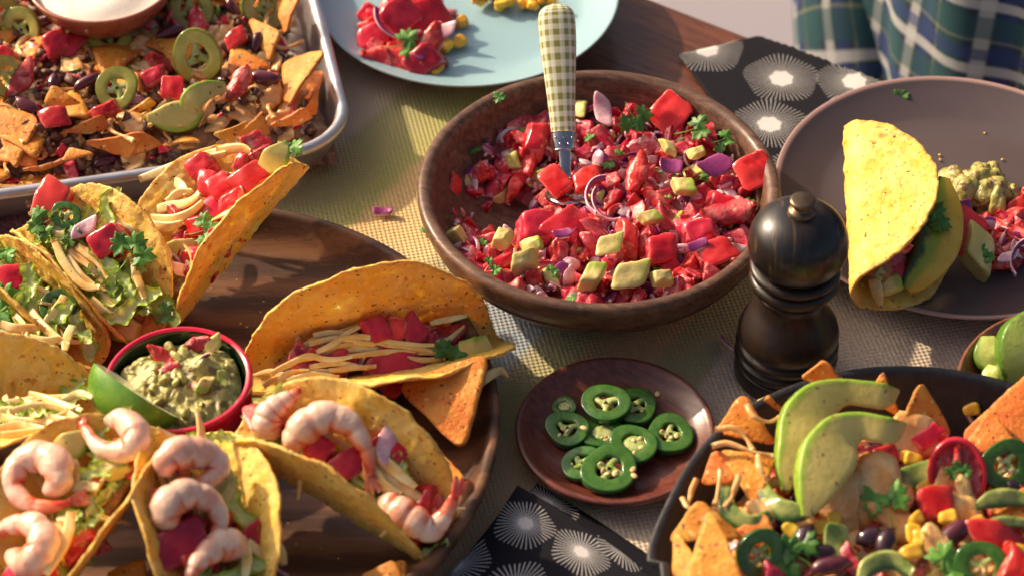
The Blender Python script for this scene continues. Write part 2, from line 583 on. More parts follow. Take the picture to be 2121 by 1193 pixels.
v = []
for k in range(6):
    ps = []
    nl = 3 if k % 2 == 0 else 2
    for q in range(nl):
        V, F = leaflet(k * 7 + q)
        a = (q - (nl - 1) / 2) * 1.05
        ps.append((xf(V, Matrix.Rotation(a, 4, 'Z') @ Matrix.Translation((.72, 0, 0)) @ Matrix.Rotation(.25 * (q - 1), 4, 'X')), F))
    V, F, _ = join(ps)
    m1 = mesh('cilantro_leaf', V, F, M['cil'])
    V, F, _, _ = sweep([(-1.1, .1, -.1), (-.4, -.05, .02), (.3, 0, .02)], [.04, .04, .02], [.04, .04, .02], 8, 6)
    v.append([('cilantro_leaf', m1), ('stem', mesh('cilantro_stem', V, F, M['stem']))])
lib('cilantro', v)
v = []
for k in range(5):
    V, F = leaflet(200 + k, .5)
    V = V.copy()
    V[:, 2] += .5 * V[:, 0] ** 2
    v.append([('cilantro_flake', mesh('cilantro_flake', V, F, M['cil']))])
lib('flake', v)


def pepper_ring(seed, flesh, skin, seeds=True, style=0, R=1.10, H=.15):
    rg = np.random.default_rng(seed)
    R = R * rg.uniform(.92, 1.06)
    n = 56
    a = np.linspace(0, 2 * pi, n, endpoint=False)
    el = 1 + .07 * np.cos(2 * a + rg.uniform(0, 6)) + .035 * np.cos(3 * a + rg.uniform(0, 6))
    hole = .48 if style != 2 else .48
    prof = [(hole, -H * .9, .1), (hole - .02, 0, .1), (hole, H * .9, .1), (hole + .05, H, .1), (hole + .2, H * 1.02, .2), (.90, H * 1.0, .6), (.965, H * .97, 1.1),
            (.99, H * .86, 1), (1, H * .7, 1), (1.0, -H * .7, 1), (.985, -H * .9, 1), (.94, -H, .8), (hole + .06, -H, .3)]
    V, f = [], []
    for (r, z, q) in prof:
        for j in range(n):
            rr = r * R * (el[j] if r > .8 else el[j] * (1 + .03 * sin(6 * a[j] + seed)))
            V.append((rr * cos(a[j]), rr * sin(a[j]), z * R + .03 * sin(2 * a[j] + seed)))
            f.append(q)
    V = np.array(V)
    F = gridfaces(len(prof), n, True, True)
    mi = [1 if 6 <= (q[0] // n) <= 10 else 0 for q in F.tolist()]
    parts = [('jalapeno_slice', mesh('pepper_ring', V, F[:, ::-1], [flesh, skin], f=f, mi=mi))]
    ps = []
    if style == 2:      # solid pale core near the stem end
        V, F2 = blob(.56 * R, .50 * R, H * R * .95, 3, .10, 1.6, seed)
        V[:, 2] = np.clip(V[:, 2], -H * R * .8, H * R * .8)
        ps.append((V, F2))
    else:
        b0 = rg.uniform(0, pi)
        for q in range(3 + (seed % 2)):
            b = b0 + q * 2 * pi / (3 + seed % 2)
            L = hole * R
            V, F2, _, _ = sweep([(L * 1.05 * cos(b), L * 1.05 * sin(b), 0), (L * .6 * cos(b + .15), L * .6 * sin(b + .15), .02), (L * .16 * cos(b + .2), L * .16 * sin(b + .2), 0)],
                                [.15 * R, .13 * R, .24 * R], [H * R * .8, H * R * .7, H * R * .55], 8, 8, 2.4)
            V += .03 * np.stack([vn(V, 3, seed + j) for j in range(3)], 1)
            ps.append((V, F2))
    V, F2, _ = join(ps)
    parts.append(('membrane', mesh('pepper_membrane', V, F2, M['jmem'])))
    if seeds:
        V, F2 = ico(2)
        V = V * [.13, .10, .045]
        V[:, 0] += .03 * (V[:, 0] > 0) * 1
        sm = _cache.setdefault('seedmesh', mesh('pepper_seed', V, F2, M['seed']))
        for q in range(rg.integers(2, 6)):
            b, rr = rg.uniform(0, 2 * pi), rg.uniform(.15, .55) * R
            parts.append(('seed', sm, Matrix.Translation((rr * cos(b), rr * sin(b), H * R * .75)) @ Euler(rg.uniform(-1, 1, 3) * [.5, .5, 3]).to_matrix().to_4x4()))
    return parts


lib('jal', [pepper_ring(k, M['jflesh'], M['jskin'], k != 0, [0, 0, 0, 2, 2, 0, 2][k]) for k in range(7)])
lib('pickled', [pepper_ring(20 + k, M['pflesh'], M['pskin'], False, 0) for k in range(4)])
v = []
for k in range(4):
    L = 1.0 + .12 * k
    V, F, t, x = sweep([(-L, 0, 0), (-L * .5, .22, 0), (L * .5, .22, 0), (L, 0, 0)], [.06, .42, .42, .06], [.06, .38, .38, .06], 16, 14)
    v.append([('kidney_bean', mesh('kidney_bean', V, F, M['bean']))])
lib('kidney', v)
v = []
for k in range(3):
    V, F, t, x = sweep([(-.72, 0, 0), (-.3, .1, 0), (.3, .1, 0), (.72, 0, 0)], [.06, .44, .44, .06], [.06, .36, .36, .06], 14, 12)
    v.append([('black_bean', mesh('black_bean', V, F, M['bbean']))])
lib('black', v)
v = []
for k in range(4):
    V, F, top = superbox(.42, .36, .24, 3.2, 5, 500 + k, .12, 0, .03)
    V[:, 1] *= (.72 + .38 * (V[:, 0] + .4))
    V[:, 2] -= .08 * np.exp(-((V[:, 0] - .1) ** 2 + V[:, 1] ** 2) / .05) * (V[:, 2] > 0)
    v.append([('corn_kernel', mesh('corn_kernel', V, F, M['corn']))])
lib('corn', v)
v = []
for k in range(5):
    V, F, top = superbox(.75, .5, .17, 4.5, 5, 600 + k, .25, .22, .04)
    v.append([('pepper_piece', mesh('green_pepper_piece', V, F, M['pepper'], f=(V[:, 2] < .05) * 1.0))])
lib('pepper', v)
v = []
for k in range(4):
    V, F = blob(.42, .36, .32, 3, .35, 1.8, 900 + k, 3)
    v.append([('beef_crumble', mesh('beef_crumble', V, F, M['beef']))])
lib('beef', v)

COUNT = {}


def place(kind, Mx, label, cat, group=None, name=None, var=None):
    vs = LIB[kind]
    i = COUNT.get(kind, 0)
    COUNT[kind] = i + 1
    parts = vs[(var if var is not None else i) % len(vs)]
    root = obj(name or parts[0][0], parts[0][1], None, Mx, label, cat, group)
    for p in parts[1:]:
        obj(p[0], p[1], root, p[2] if len(p) > 2 else None)
    return root


# ------------------------------------------------------------------ setting: table, floor, cloth
E1 = Vector((cos(radians(-33)), sin(radians(-33)), 0))
E2 = Vector((-E1.y, E1.x, 0))
TABLE_EDGE, CLOTH_EDGE = 28.5, 15.4
RF = Matrix.Rotation(radians(-33), 4, 'Z')

fl = NT('floor_paint')
fv = fl.coords((1, 1, 1), False)
fl.lk(fl.mix(fl.noise(fv, .02), (.30, .27, .30), (.38, .34, .36)), 'Base Color')
fl.b.inputs['Roughness'].default_value = .6
V = [(-600, -600, -76), (600, -600, -76), (600, 600, -76), (-600, 600, -76)]
obj('floor', mesh('floor', V, [[0, 1, 2, 3]], fl.m, False), kind='structure')

tw = wood('table_wood', (.075, .022, .010), (.20, .065, .028), (1, 7, 7), .25, .34, .02, .25)
table = thing('wooden_table', 'dark reddish wooden table of long boards under the striped cloth', 'table', (0, 0, 0), M=RF)
bw, k = 9.4, 0
y = TABLE_EDGE
while y > -46:
    V, F, _ = superbox(62, bw / 2 - .04, .8, 20, 3, 0, 0, 0, 0)
    V = V + [0, y - bw / 2, -1.05 - .8 - .01 * (k % 3)]
    obj('table_board', mesh('table_board', V, F, tw, False), table)
    y -= bw
    k += 1
for sx in (-55, 55):
    for sy in (TABLE_EDGE - 8, -44):
        V, F, _ = superbox(3, 3, 36.5, 12, 3, 0, 0, 0, 0)
        obj('leg', mesh('table_leg', V + [sx, sy, -39.3], F, tw, False), table)

# woven cloth
t = NT('woven_cloth')
v0 = t.coords((1, 1, 1), False)
sep = t.n('SeparateXYZ', {0: v0}).outputs
wob = t.math('MULTIPLY', t.math('SUBTRACT', t.noise(v0, .8, 3), .5), .5)
sx = t.math('ADD', sep[0], wob)
ramp = t.n('ValToRGB', {0: t.n('MapRange', {0: sx, 1: -32.0, 2: 32.0}).outputs[0]})
els = ramp.color_ramp.elements
stops = [(-32, (0.17, 0.04, 0.05)), (-26, (0.21, 0.06, 0.06)), (-25, (0.53, 0.41, 0.29)), (-15.6, (0.53, 0.41, 0.30)), (-15.0, (0.39, 0.34, 0.14)), (-10.9, (0.44, 0.40, 0.10)), (-10.4, (0.69, 0.45, 0.16)),
         (-5.6, (0.73, 0.53, 0.23)), (-4.8, (0.39, 0.34, 0.17)), (-2.4, (0.36, 0.34, 0.19)), (-1.8, (0.29, 0.34, 0.42)), (3.0, (0.33, 0.38, 0.43)), (3.6, (0.43, 0.37, 0.20)), (5.6, (0.48, 0.43, 0.16)), (6.2, (0.61, 0.38, 0.18)),
         (9.4, (0.61, 0.38, 0.20)), (9.9, (0.41, 0.36, 0.19)), (12.3, (0.41, 0.36, 0.20)), (12.8, (0.63, 0.50, 0.38)), (32, (0.66, 0.53, 0.40))]
while len(els) < len(stops):
    els.new(.5)
for e, (p, c) in zip(els, stops):
    e.position = (p + 32) / 64
    e.color = (*c, 1)
PER = .18
kx = t.math('MULTIPLY', sep[0], 2 * pi / PER)
ky = t.math('MULTIPLY', sep[1], 2 * pi / PER)
row = t.math('FLOOR', t.math('DIVIDE', sep[1], PER))
sxx = t.math('SINE', t.math('ADD', t.math('MULTIPLY', kx, .5), t.math('MULTIPLY', row, pi)))
h1 = t.math('MULTIPLY', sxx, t.math('ABSOLUTE', t.math('SINE', t.math('MULTIPLY', ky, .5))))
h2 = t.math('ADD', h1, t.math('MULTIPLY', t.noise(v0, 6, 3), .6))
thr = t.noise(t.n('VectorMath', {0: v0, 1: (1, 5, 1)}, operation='MULTIPLY').outputs[0], 1.0, 3, .7)
fle = t.noise(v0, 5.0, 2, .6)
col = t.mix(t.math('MULTIPLY', t.step(thr, .5, .62), .35), ramp.outputs[0], (.50, .36, .20))
col = t.mix(t.math('MULTIPLY', t.step(fle, .52, .60), .16), col, (.30, .30, .31))
col = t.mix(t.math('MULTIPLY', t.step(h1, -.1, -.9), .14), col, (.20, .14, .10))
t.lk(col, 'Base Color')
t.b.inputs['Roughness'].default_value = .85
t.b.inputs['Sheen Weight'].default_value = .15
t.lk(t.n('Bump', {'Strength': 1.0, 'Distance': .032 * S, 'Height': h2}).outputs[0], 'Normal')
nu, nv = 160, 130
xs = np.linspace(-46, 46, nu)
ys = np.linspace(-44, CLOTH_EDGE, nv)
X, Y = np.meshgrid(xs, ys, indexing='ij')
P = np.stack([X, Y, 0 * X], -1).reshape(-1, 3)
Z = -.12 + .10 * vn(P, .12, 3) + .03 * vn(P, .4, 5)
edge = np.clip((Y.ravel() - (CLOTH_EDGE - 1.0)) / 1.0, 0, 1)
P[:, 1] += .12 * vn(P, .5, 9) * edge
top = P.copy()
top[:, 2] = np.minimum(Z, -.02) - .12 * edge ** 2
bot = P.copy()
bot[:, 2] = top[:, 2] - .16
n = len(P)
F1 = gridfaces(nu, nv)
b = [i * nv for i in range(nu)] + [(nu - 1) * nv + j for j in range(1, nv)] + [i * nv + nv - 1 for i in range(nu - 2, -1, -1)] + [j for j in range(nv - 2, 0, -1)]
F = F1.tolist() + (F1[:, ::-1] + n).tolist() + [[b[i], b[(i + 1) % len(b)], b[(i + 1) % len(b)] + n, b[i] + n][::-1] for i in range(len(b))]
obj('tablecloth', mesh('tablecloth', np.vstack([top, bot]), F, t.m), None, RF, 'coarse woven tablecloth with broad green, beige, orange and blue stripes', 'tablecloth')


# ------------------------------------------------------------------ napkins with white starbursts
def burst_mat(name, centres, R=2.25, r0=.45, N=46, lw=.034):
    t = NT(name)
    uv = t.n('UVMap').outputs[0]
    acc = None
    for (cx, cy) in centres:
        d = t.n('VectorMath', {0: uv, 1: (cx, cy, 0)}, operation='SUBTRACT').outputs[0]
        s_ = t.n('SeparateXYZ', {0: d}).outputs
        r = t.n('VectorMath', {0: d}, operation='LENGTH').outputs['Value']
        a = t.math('ARCTAN2', s_[1], s_[0])
        fr = t.math('ABSOLUTE', t.math('SUBTRACT', t.math('FRACT', t.math('MULTIPLY', a, N / (2 * pi))), .5))
        arc = t.math('MULTIPLY', t.math('MULTIPLY', fr, r), 2 * pi / N)       # distance from the middle of a ray
        wob = t.math('MULTIPLY_ADD', t.math('SINE', t.math('MULTIPLY', a, 5.0)), .12, R)
        ray = t.math('MULTIPLY', t.step(arc, lw, lw * .6), t.math('LESS_THAN', r, wob))
        cen = t.math('LESS_THAN', r, t.math('MULTIPLY_ADD', t.math('SINE', t.math('MULTIPLY', a, 7.0)), .05, r0))
        k = t.math('MAXIMUM', ray, cen)
        acc = k if acc is None else t.math('MAXIMUM', acc, k)
    v = t.coords((1, 1, 1), False)
    blk = t.mix(t.noise(v, 6, 3), (.008, .007, .011), (.016, .014, .02))
    t.lk(t.mix(acc, blk, (.66, .62, .60)), 'Base Color')
    t.b.inputs['Roughness'].default_value = .8
    t.b.inputs['Specular IOR Level'].default_value = .15
    wv = t.math('MULTIPLY', t.math('SINE', t.math('MULTIPLY', t.n('SeparateXYZ', {0: uv}).outputs[0], 70.0)), t.math('SINE', t.math('MULTIPLY', t.n('SeparateXYZ', {0: uv}).outputs[1], 70.0)))
    t.lk(t.n('Bump', {'Strength': .6, 'Distance': .01 * S, 'Height': wv}).outputs[0], 'Normal')
    return t.m


def sheet(G, thick=.06, uv=None):
    """thick sheet from an (nu, nv, 3) grid; returns V, F, uv"""
    nu, nv = G.shape[:2]
    top = G.reshape(-1, 3)
    n = len(top)
    V = np.vstack([top, top - [0, 0, thick]])
    F1 = gridfaces(nu, nv)
    b = [i * nv for i in range(nu)] + [(nu - 1) * nv + j for j in range(1, nv)] + [i * nv + nv - 1 for i in range(nu - 2, -1, -1)] + [j for j in range(nv - 2, 0, -1)]
    F = F1.tolist() + (F1[:, ::-1] + n).tolist() + [[b[i], b[(i + 1) % len(b)], b[(i + 1) % len(b)] + n, b[i] + n][::-1] for i in range(len(b))]
    q = (top[:, :2] if uv is None else uv.reshape(-1, 2))
    return V, F, np.vstack([q, q])


mb = burst_mat('starburst_print', [(16.8, 19.7), (21.3, 19.3), (15.7, 15.2), (12.3, 22.5), (20.0, 24.2), (17.2, 10.6), (24.6, 15.0), (20.3, 14.9)], 2.3, .72, 50, .020)
nu = nv = 70
a22 = radians(22)
G = np.zeros((nu, nv, 3))
for i in range(nu):
    for j in range(nv):
        a, b_ = i / (nu - 1) * 19, j / (nv - 1) * 15
        x, y = 10.5 + a * cos(a22) + b_ * sin(a22), 21.9 + a * sin(a22) - b_ * cos(a22)
        G[i, j] = (x, y, 0)
U = G[:, :, :2].copy()
e1 = G @ np.array(E1)
e2 = G @ np.array(E2)
ov = np.clip(e2 - TABLE_EDGE - .1, 0, None)
zb = np.where(e2 < CLOTH_EDGE + .6, .12, -1.05 + .12) + .0
zs = np.clip((e2 - CLOTH_EDGE + .2) / 1.6, 0, 1)
zb = .1 * (1 - zs) + (-.92) * zs
zz = zb + .10 * (1 + vn(G.reshape(-1, 3), .35, 4).reshape(nu, nv)) - ov
G = e1[..., None] * np.array(E1) + (e2 - ov + .25 * (ov > 0))[..., None] * np.array(E2) + zz[..., None] * np.array((0, 0, 1))
V, F, uv = sheet(G, .07, U)
obj('napkin', mesh('napkin', V, F, mb, uv=uv), None, None, 'black napkin with white starbursts hanging over the table edge behind the grey plate', 'napkin')

mb2 = burst_mat('starburst_print_folded', [(0, 0), (4.3, .3), (7.6, -3.0), (2.5, -4.6), (-2.2, -4.4), (5.2, -6.5), (-4.4, .2), (6.3, 3.6)], 2.1, .52, 40)
nap = thing('napkin', 'folded black napkin with white starbursts at the bottom edge between board and small red plate', 'napkin', (0, 0, 0))


def patch(rows, nu, nv):
    R = np.array([[tuple(p) for p in r] for r in rows], float)
    A = np.array([crom(r, nu) for r in R])
    return np.array([crom(A[:, i], nv) for i in range(nu)])


rows = [[at(1072, 1004, 1.5), at(1180, 1068, 1.35), at(1285, 1140, 1.3), at(1390, 1225, 1.1)],
        [at(1020, 1080, 1.1), at(1130, 1130, 1.0), at(1235, 1200, .9), at(1330, 1290, .8)],
        [at(930, 1185, .5), at(1050, 1230, .55), at(1150, 1290, .5), at(1240, 1380, .4)],
        [at(840, 1270, .15), at(960, 1330, .2), at(1050, 1400, .2), at(1140, 1480, .2)]]
G = patch(rows, 50, 50)
G[:, :, 2] += .10 * vn(G.reshape(-1, 3), .5, 2).reshape(50, 50)
c0 = at(1036, 1101, .9)
U = np.zeros((50, 50, 2))
U[:, :, 0] = np.linspace(-2.0, 10.5, 50)[:, None]
U[:, :, 1] = np.linspace(2.9, -9, 50)[None, :]
V, F, uv = sheet(G, .07, U)
obj('folded_layer', mesh('napkin_layer', V, F, mb2, uv=uv), nap)
rows = [[at(1112, 1000, .12), at(1250, 1085, .1), at(1420, 1200, .1)], [at(1050, 1060, .8), at(1190, 1150, .8), at(1340, 1260, .7)], [at(930, 1200, .3), at(1080, 1290, .3), at(1200, 1400, .2)]]
G = patch(rows, 30, 30)
U = np.zeros((30, 30, 2))
U[:, :, 0] = np.linspace(3.0, 12.5, 30)[:, None]
U[:, :, 1] = np.linspace(1.6, -6, 30)[None, :]
V, F, uv = sheet(G, .07, U)
obj('under_layer', mesh('napkin_layer', V, F, mb2, uv=uv), nap)

# ------------------------------------------------------------------ person in a plaid shirt behind the table
t = NT('plaid_shirt')
uv = t.n('UVMap').outputs[0]
s_ = t.n('SeparateXYZ', {0: uv}).outputs


def band(src, per, off, wd):
    f_ = t.math('ABSOLUTE', t.math('SUBTRACT', t.math('FRACT', t.math('ADD', t.math('DIVIDE', src, per), off)), .5))
    return t.step(f_, wd + .02, wd - .02)


col = t.mix(0.0, (.007, .022, .05), (0, 0, 0))
for src in (s_[0], s_[1]):
    col = t.mix(t.math('MULTIPLY', band(src, 5.0, .1, .17), .6), col, (.008, .06, .065))
    col = t.mix(t.math('MULTIPLY', band(src, 5.0, .52, .09), .7), col, (.012, .03, .12))
    col = t.mix(t.math('MULTIPLY', band(src, 5.0, .75, .075), .7), col, (.46, .45, .44))
    col = t.mix(t.math('MULTIPLY', band(src, 5.0, .30, .02), .25), col, (.40, .40, .2))
t.lk(col, 'Base Color')
t.b.inputs['Roughness'].default_value = .85
PX, PY = (E1 * 16.5 + E2 * 53).xy
person = thing('person', 'person in a blue, green and white plaid shirt sitting behind the grey plate', 'person', (PX, PY, -30), M=Matrix.Translation((PX, PY, 0)) @ RF)
skin = mat('skin', (.55, .32, .22), (.6, .36, .25), .2, rough=.5, sss=.2, vary=0)
bm = bmesh.new()
J = {'hip': (0, 0, -34, 13), 'belly': (0, 0, -8, 12.5), 'chest': (0, 1, 16, 13.5), 'neck0': (0, 2, 29, 6.5), 'neck': (0, 1, 35, 5.5), 'head': (0, -1, 43, 8.5), 'crown': (0, 0, 50, 7.5),
     'shl': (-17, 2, 25, 6), 'ell': (-21, 3, -2, 4.4), 'wrl': (-13, -9, -21, 3), 'hal': (-6, -12, -24, 3), 'shr': (17, 2, 25, 6), 'elr': (21, 3, -2, 4.4), 'wrr': (13, -9, -21, 3), 'har': (6, -12, -24, 3),
     'knl': (-11, -42, -29, 6.5), 'anl': (-11, -42, -70, 4), 'knr': (11, -42, -29, 6.5), 'anr': (11, -42, -70, 4), 'hpl': (-9, -4, -31, 8.5), 'hpr': (9, -4, -31, 8.5), 'tol': (-11, -52, -74, 3), 'tor': (11, -52, -74, 3)}
vs = {k: bm.verts.new(Vector(p[:3]) * S) for k, p in J.items()}
for a, b_ in [('hip', 'belly'), ('belly', 'chest'), ('chest', 'neck0'), ('neck0', 'neck'), ('neck', 'head'), ('head', 'crown'), ('chest', 'shl'), ('shl', 'ell'), ('ell', 'wrl'), ('wrl', 'hal'), ('chest', 'shr'), ('shr', 'elr'),
              ('elr', 'wrr'), ('wrr', 'har'), ('hip', 'hpl'), ('hip', 'hpr'), ('hpl', 'knl'), ('hpr', 'knr'), ('knl', 'anl'), ('knr', 'anr'), ('anl', 'tol'), ('anr', 'tor')]:
    bm.edges.new((vs[a], vs[b_]))
me = bpy.data.meshes.new('body')
bm.verts.index_update()
keys = list(J)
bm.to_mesh(me)
bm.free()
me.materials.append(skin)
body = obj('body', me, person)
md = body.modifiers.new('skin', 'SKIN')
sk = me.skin_vertices[0].data
for i, kk in enumerate(keys):
    sk[i].radius = (J[kk][3] * S * .8, J[kk][3] * S * .8)
    sk[i].use_root = kk == 'hip'
body.modifiers.new('sub', 'SUBSURF').levels = 2
body.modifiers['sub'].render_levels = 2
# shirt: torso tube with hanging folds, and two sleeves
nz_, na_ = 60, 120
V, uvp = [], []
for i in range(nz_):
    z = -46 + 75 * i / (nz_ - 1)
    k = max(0, (z + 27) / 56)
    rx = 17.5 + 2.5 * sin(k * pi) - 10 * max(0, k - .82) / .18 * .9
    ry = 13.5 + 1.0 * cos(k * 6) - 7 * max(0, k - .82) / .18 * .8
    for j in range(na_):
        a = 2 * pi * j / na_
        fold = .55 * sin(a * 9 + 1.3 * sin(k * 5)) * (1 - k * .6) + .3 * sin(a * 17 + k * 9)
        V.append(((rx + fold) * cos(a), (ry + fold) * sin(a), z))
        uvp.append((a / (2 * pi) * 98, z + 1.5 * sin(a * 2)))
uvp = np.array(uvp)
V.extend([(p[0] * .97, p[1] * .97, p[2]) for p in V])
n = nz_ * na_
F1 = gridfaces(nz_, na_, False, True)
F = F1[:, ::-1].tolist() + (F1 + n).tolist() + [[j, (j + 1) % na_, (j + 1) % na_ + n, j + n] for j in range(na_)]
F += [[(nz_ - 1) * na_ + j, (nz_ - 1) * na_ + (j + 1) % na_, (nz_ - 1) * na_ + (j + 1) % na_ + n, (nz_ - 1) * na_ + j + n][::-1] for j in range(na_)]
obj('shirt', mesh('shirt', V, F, t.m, uv=np.vstack([uvp, uvp])), person)
for sgn in (-1, 1):
    V, F, tt, xx = sweep([(sgn * 14, 2, 27), (sgn * 18.5, 2.5, 22), (sgn * 21.5, 3, -2), (sgn * 17, -5, -16), (sgn * 12, -9.5, -23)], [6.5, 7, 6, 5, 4.2], [6.5, 7, 6, 5, 4.2], 40, 30, 2, up=(0, 1, 0))
    V += .4 * np.stack([vn(V, .25, j) for j in range(3)], 1)
    obj('sleeve', mesh('sleeve', V, F, t.m, uv=np.stack([np.tile(np.arange(30) * 1.3, 40), tt * 52], 1)), person)
jeans = mat('dark_jeans', (.02, .025, .04), rough=.85, bump=.03, bs=12, vary=0)
for sgn in (-1, 1):
    V, F, tt, xx = sweep([(sgn * 9, 4, -34), (sgn * 10.5, -18, -33), (sgn * 11, -40, -31), (sgn * 11, -45, -42), (sgn * 11, -43, -70)], [10.5, 9.5, 8.2, 7.5, 6.5], [10.5, 9.5, 8.2, 7.5, 6.5], 60, 32, 2)
    V += .3 * np.stack([vn(V, .3, j) for j in range(3)], 1)
    obj('trouser_leg', mesh('trouser_leg', V, F, jeans), person)
hair = mat('hair', (.05, .03, .02), rough=.5, vary=0)
V, F = blob(8.2, 9, 9.5, 4, .06, 1.5, 3)
obj('hair', mesh('hair', V * [1, 1, .8] + [0, 1.8, 49.5], F, hair), person)

# ------------------------------------------------------------------ crockery
bowlwood = wood('bowl_wood', (.060, .026, .016), (.19, .088, .050), (1, 8, 8), .35, .40, .03, .15, worn=(.30, .17, .11), rot=(0, 0, 20))
SB = Vector((4.85, 2.92, 0))
prof = rprof([(0, .0), (5.2, 0), (5.6, .1), (7.2, .8), (8.9, 2.3), (9.35, 3.0)], 2)
prof = np.vstack([prof, [(9.42, 3.02), (9.34, 3.12), (9.45, 3.2), (9.58, 3.22), (9.5, 3.33), (9.62, 3.42)], rprof([(9.62, 3.42), (10.0, 4.2), (10.15, 5.0), (9.95, 5.28), (9.55, 5.3), (9.25, 5.0), (9.0, 4.0), (8.0, 2.3), (6.2, 1.1), (4, .8), (0, .75)], 3)])
V, F = revolve(prof, 160)
V[:, 2] += .05 * vn(V, .25, 2) * (V[:, 2] > 3)
V[:, :2] *= (1 + .006 * vn(V, .3, 6))[:, None]
obj('serving_bowl', mesh('serving_bowl', V, F, bowlwood), None, Matrix.Translation(SB), 'large turned brown wooden bowl filled with tomato salsa', 'bowl')

redwood = wood('red_wood', (.095, .022, .014), (.22, .062, .040), (1, 9, 9), .5, .30, .015, .35, rot=(0, 0, 38))
SP = Vector((5.40, -11.95, 0))
prof = rprof([(0, .02), (3.3, .0), (3.7, .05), (4.7, .5), (5.25, 1.05), (5.25, 1.35), (5.0, 1.42), (4.6, 1.1), (4.0, .75), (3, .62), (0, .58)], 3)
V, F = revolve(prof, 140)
obj('small_plate', mesh('small_plate', V, F, redwood), None, Matrix.Translation(SP), 'small reddish brown wooden plate holding green jalapeno slices', 'plate')

t_ = NT('grey_glaze')
v_ = t_.coords((1, 1, 1), False)
sp_ = t_.n('SeparateXYZ', {0: v_}).outputs
rad_ = t_.n('VectorMath', {0: t_.n('CombineXYZ', {0: sp_[0], 1: sp_[1]}).outputs[0]}, operation='LENGTH').outputs['Value']
t_.lk(t_.mix(t_.step(rad_, 10.05, 10.25), t_.mix(t_.noise(v_, .5), (.095, .070, .074), (.115, .085, .086)), (.42, .26, .23)), 'Base Color')
t_.b.inputs['Roughness'].default_value = .22
GP = Vector((25.6, 6.16, 0))
prof = rprof([(0, .15), (5.5, .15), (5.8, 0), (6.3, 0), (6.6, .25), (8.9, .85), (10.3, 1.55), (10.5, 1.8), (10.3, 1.86), (9.6, 1.5), (8.3, 1.0), (7.4, .72), (6, .62), (0, .6)], 3)
V, F = revolve(prof, 160)
obj('dinner_plate', mesh('grey_plate', V, F, t_.m), None, Matrix.Translation(GP), 'mauve grey glazed plate with a pale pink rim under a single taco', 'plate')

t_ = NT('blue_glaze')
v_ = t_.coords((1, 1, 1), False)
sp_ = t_.n('SeparateXYZ', {0: v_}).outputs
rad_ = t_.n('VectorMath', {0: t_.n('CombineXYZ', {0: sp_[0], 1: sp_[1]}).outputs[0]}, operation='LENGTH').outputs['Value']
t_.lk(t_.mix(t_.step(rad_, 9.45, 9.6), t_.mix(t_.noise(v_, .4), (.27, .44, .50), (.31, .48, .53)), (.16, .17, .17)), 'Base Color')
t_.b.inputs['Roughness'].default_value = .25
BP = Vector((-2.83, 25.2, -.0))
prof = rprof([(0, .1), (5.5, .1), (5.8, 0), (6.2, 0), (6.5, .2), (8.6, 1.0), (9.5, 1.6), (9.68, 1.8), (9.5, 1.86), (8.9, 1.5), (7.8, 1.0), (7.0, .72), (5.6, .62), (0, .6)], 3)
V, F = revolve(prof, 160)
obj('dinner_plate', mesh('blue_plate', V, F, t_.m), None, Matrix.Translation(BP), 'pale blue glazed plate with leftover salsa and corn behind the wooden bowl', 'plate')

# small bowl at the right edge
rb = wood('right_bowl_wood', (.17, .052, .022), (.33, .12, .055), (1, 6, 6), .5, .35, .015, .3, rot=(0, 0, 60))
RB = Vector((29.4, -10.9, 0))
prof = rprof([(0, 0), (3, 0), (3.4, .1), (5.3, 1.4), (6.2, 2.8), (6.15, 3.05), (5.9, 3.05), (5.0, 1.7), (3, .6), (0, .5)], 3)
V, F = revolve(prof, 120)
obj('small_bowl', mesh('right_bowl', V, F, rb), None, Matrix.Translation(RB), 'small orange brown wooden bowl of cut avocado at the right edge', 'bowl')

# round serving board
board = wood('board_wood', (.065, .027, .013), (.23, .10, .046), (1, 9, 9), .3, .40, .03, .15, rings=.12, rot=(0, 0, 0))
BD = Vector((-17.0, -12.6, 0))
prof = rprof([(0, .05), (14.4, .05), (15.3, .3), (16.1, 1.6), (16.45, 2.8), (16.3, 3.05), (15.9, 3.05), (15.6, 2.6), (15.0, 1.7), (13.8, 1.25), (10, 1.2), (0, 1.2)], 3)
V, F = revolve(prof, 200)
obj('serving_board', mesh('serving_board', V, F, board), None, Matrix.Translation(BD), 'large round dark wooden serving tray carrying the tacos', 'serving tray')

# guacamole bowl: red glaze outside, green inside, dark and yellow rings below
GB = Vector((-17.2, -11.5, 1.2))
rg_ = mat('red_glaze', (.74, .012, .055), (.66, .010, .045), .6, rough=.12, coat=.6, bump=.01, bs=1, vary=0)
gg_ = mat('green_glaze', (.012, .035, .012), rough=.15, coat=.5, vary=0)
yg_ = mat('yellow_glaze', (.62, .36, .06), rough=.2, coat=.4, vary=0)
gb = thing('guacamole_bowl', 'small glossy red bowl with dark green inside holding guacamole', 'bowl', GB)
V, F = revolve(rprof([(3.2, 1.22), (3.55, 1.5), (3.78, 2.2), (3.86, 3.1), (3.82, 3.45), (3.66, 3.52), (3.5, 3.42)], 3), 128)
obj('red_wall', mesh('red_wall', V, F[:-2], rg_), gb)
V, F = revolve(rprof([(3.5, 3.42), (3.42, 3.2), (3.3, 2.0), (2.6, .8), (1.5, .45), (0, .4)], 3), 128)
obj('green_lining', mesh('green_lining', V, F[:-1], gg_), gb)
V, F = revolve(rprof([(0, .0), (2.2, 0), (2.35, .1), (2.6, .45), (2.85, .75)], 2), 128)
obj('dark_foot', mesh('dark_foot', V, F, gg_), gb)
V, F = revolve(rprof([(2.85, .75), (2.95, .82), (3.0, .9)], 1), 128)
obj('yellow_ring', mesh('yellow_ring', V, F[:-2], yg_), gb)
V, F = revolve(rprof([(3.0, .9), (3.1, 1.05), (3.2, 1.22)], 1), 128)
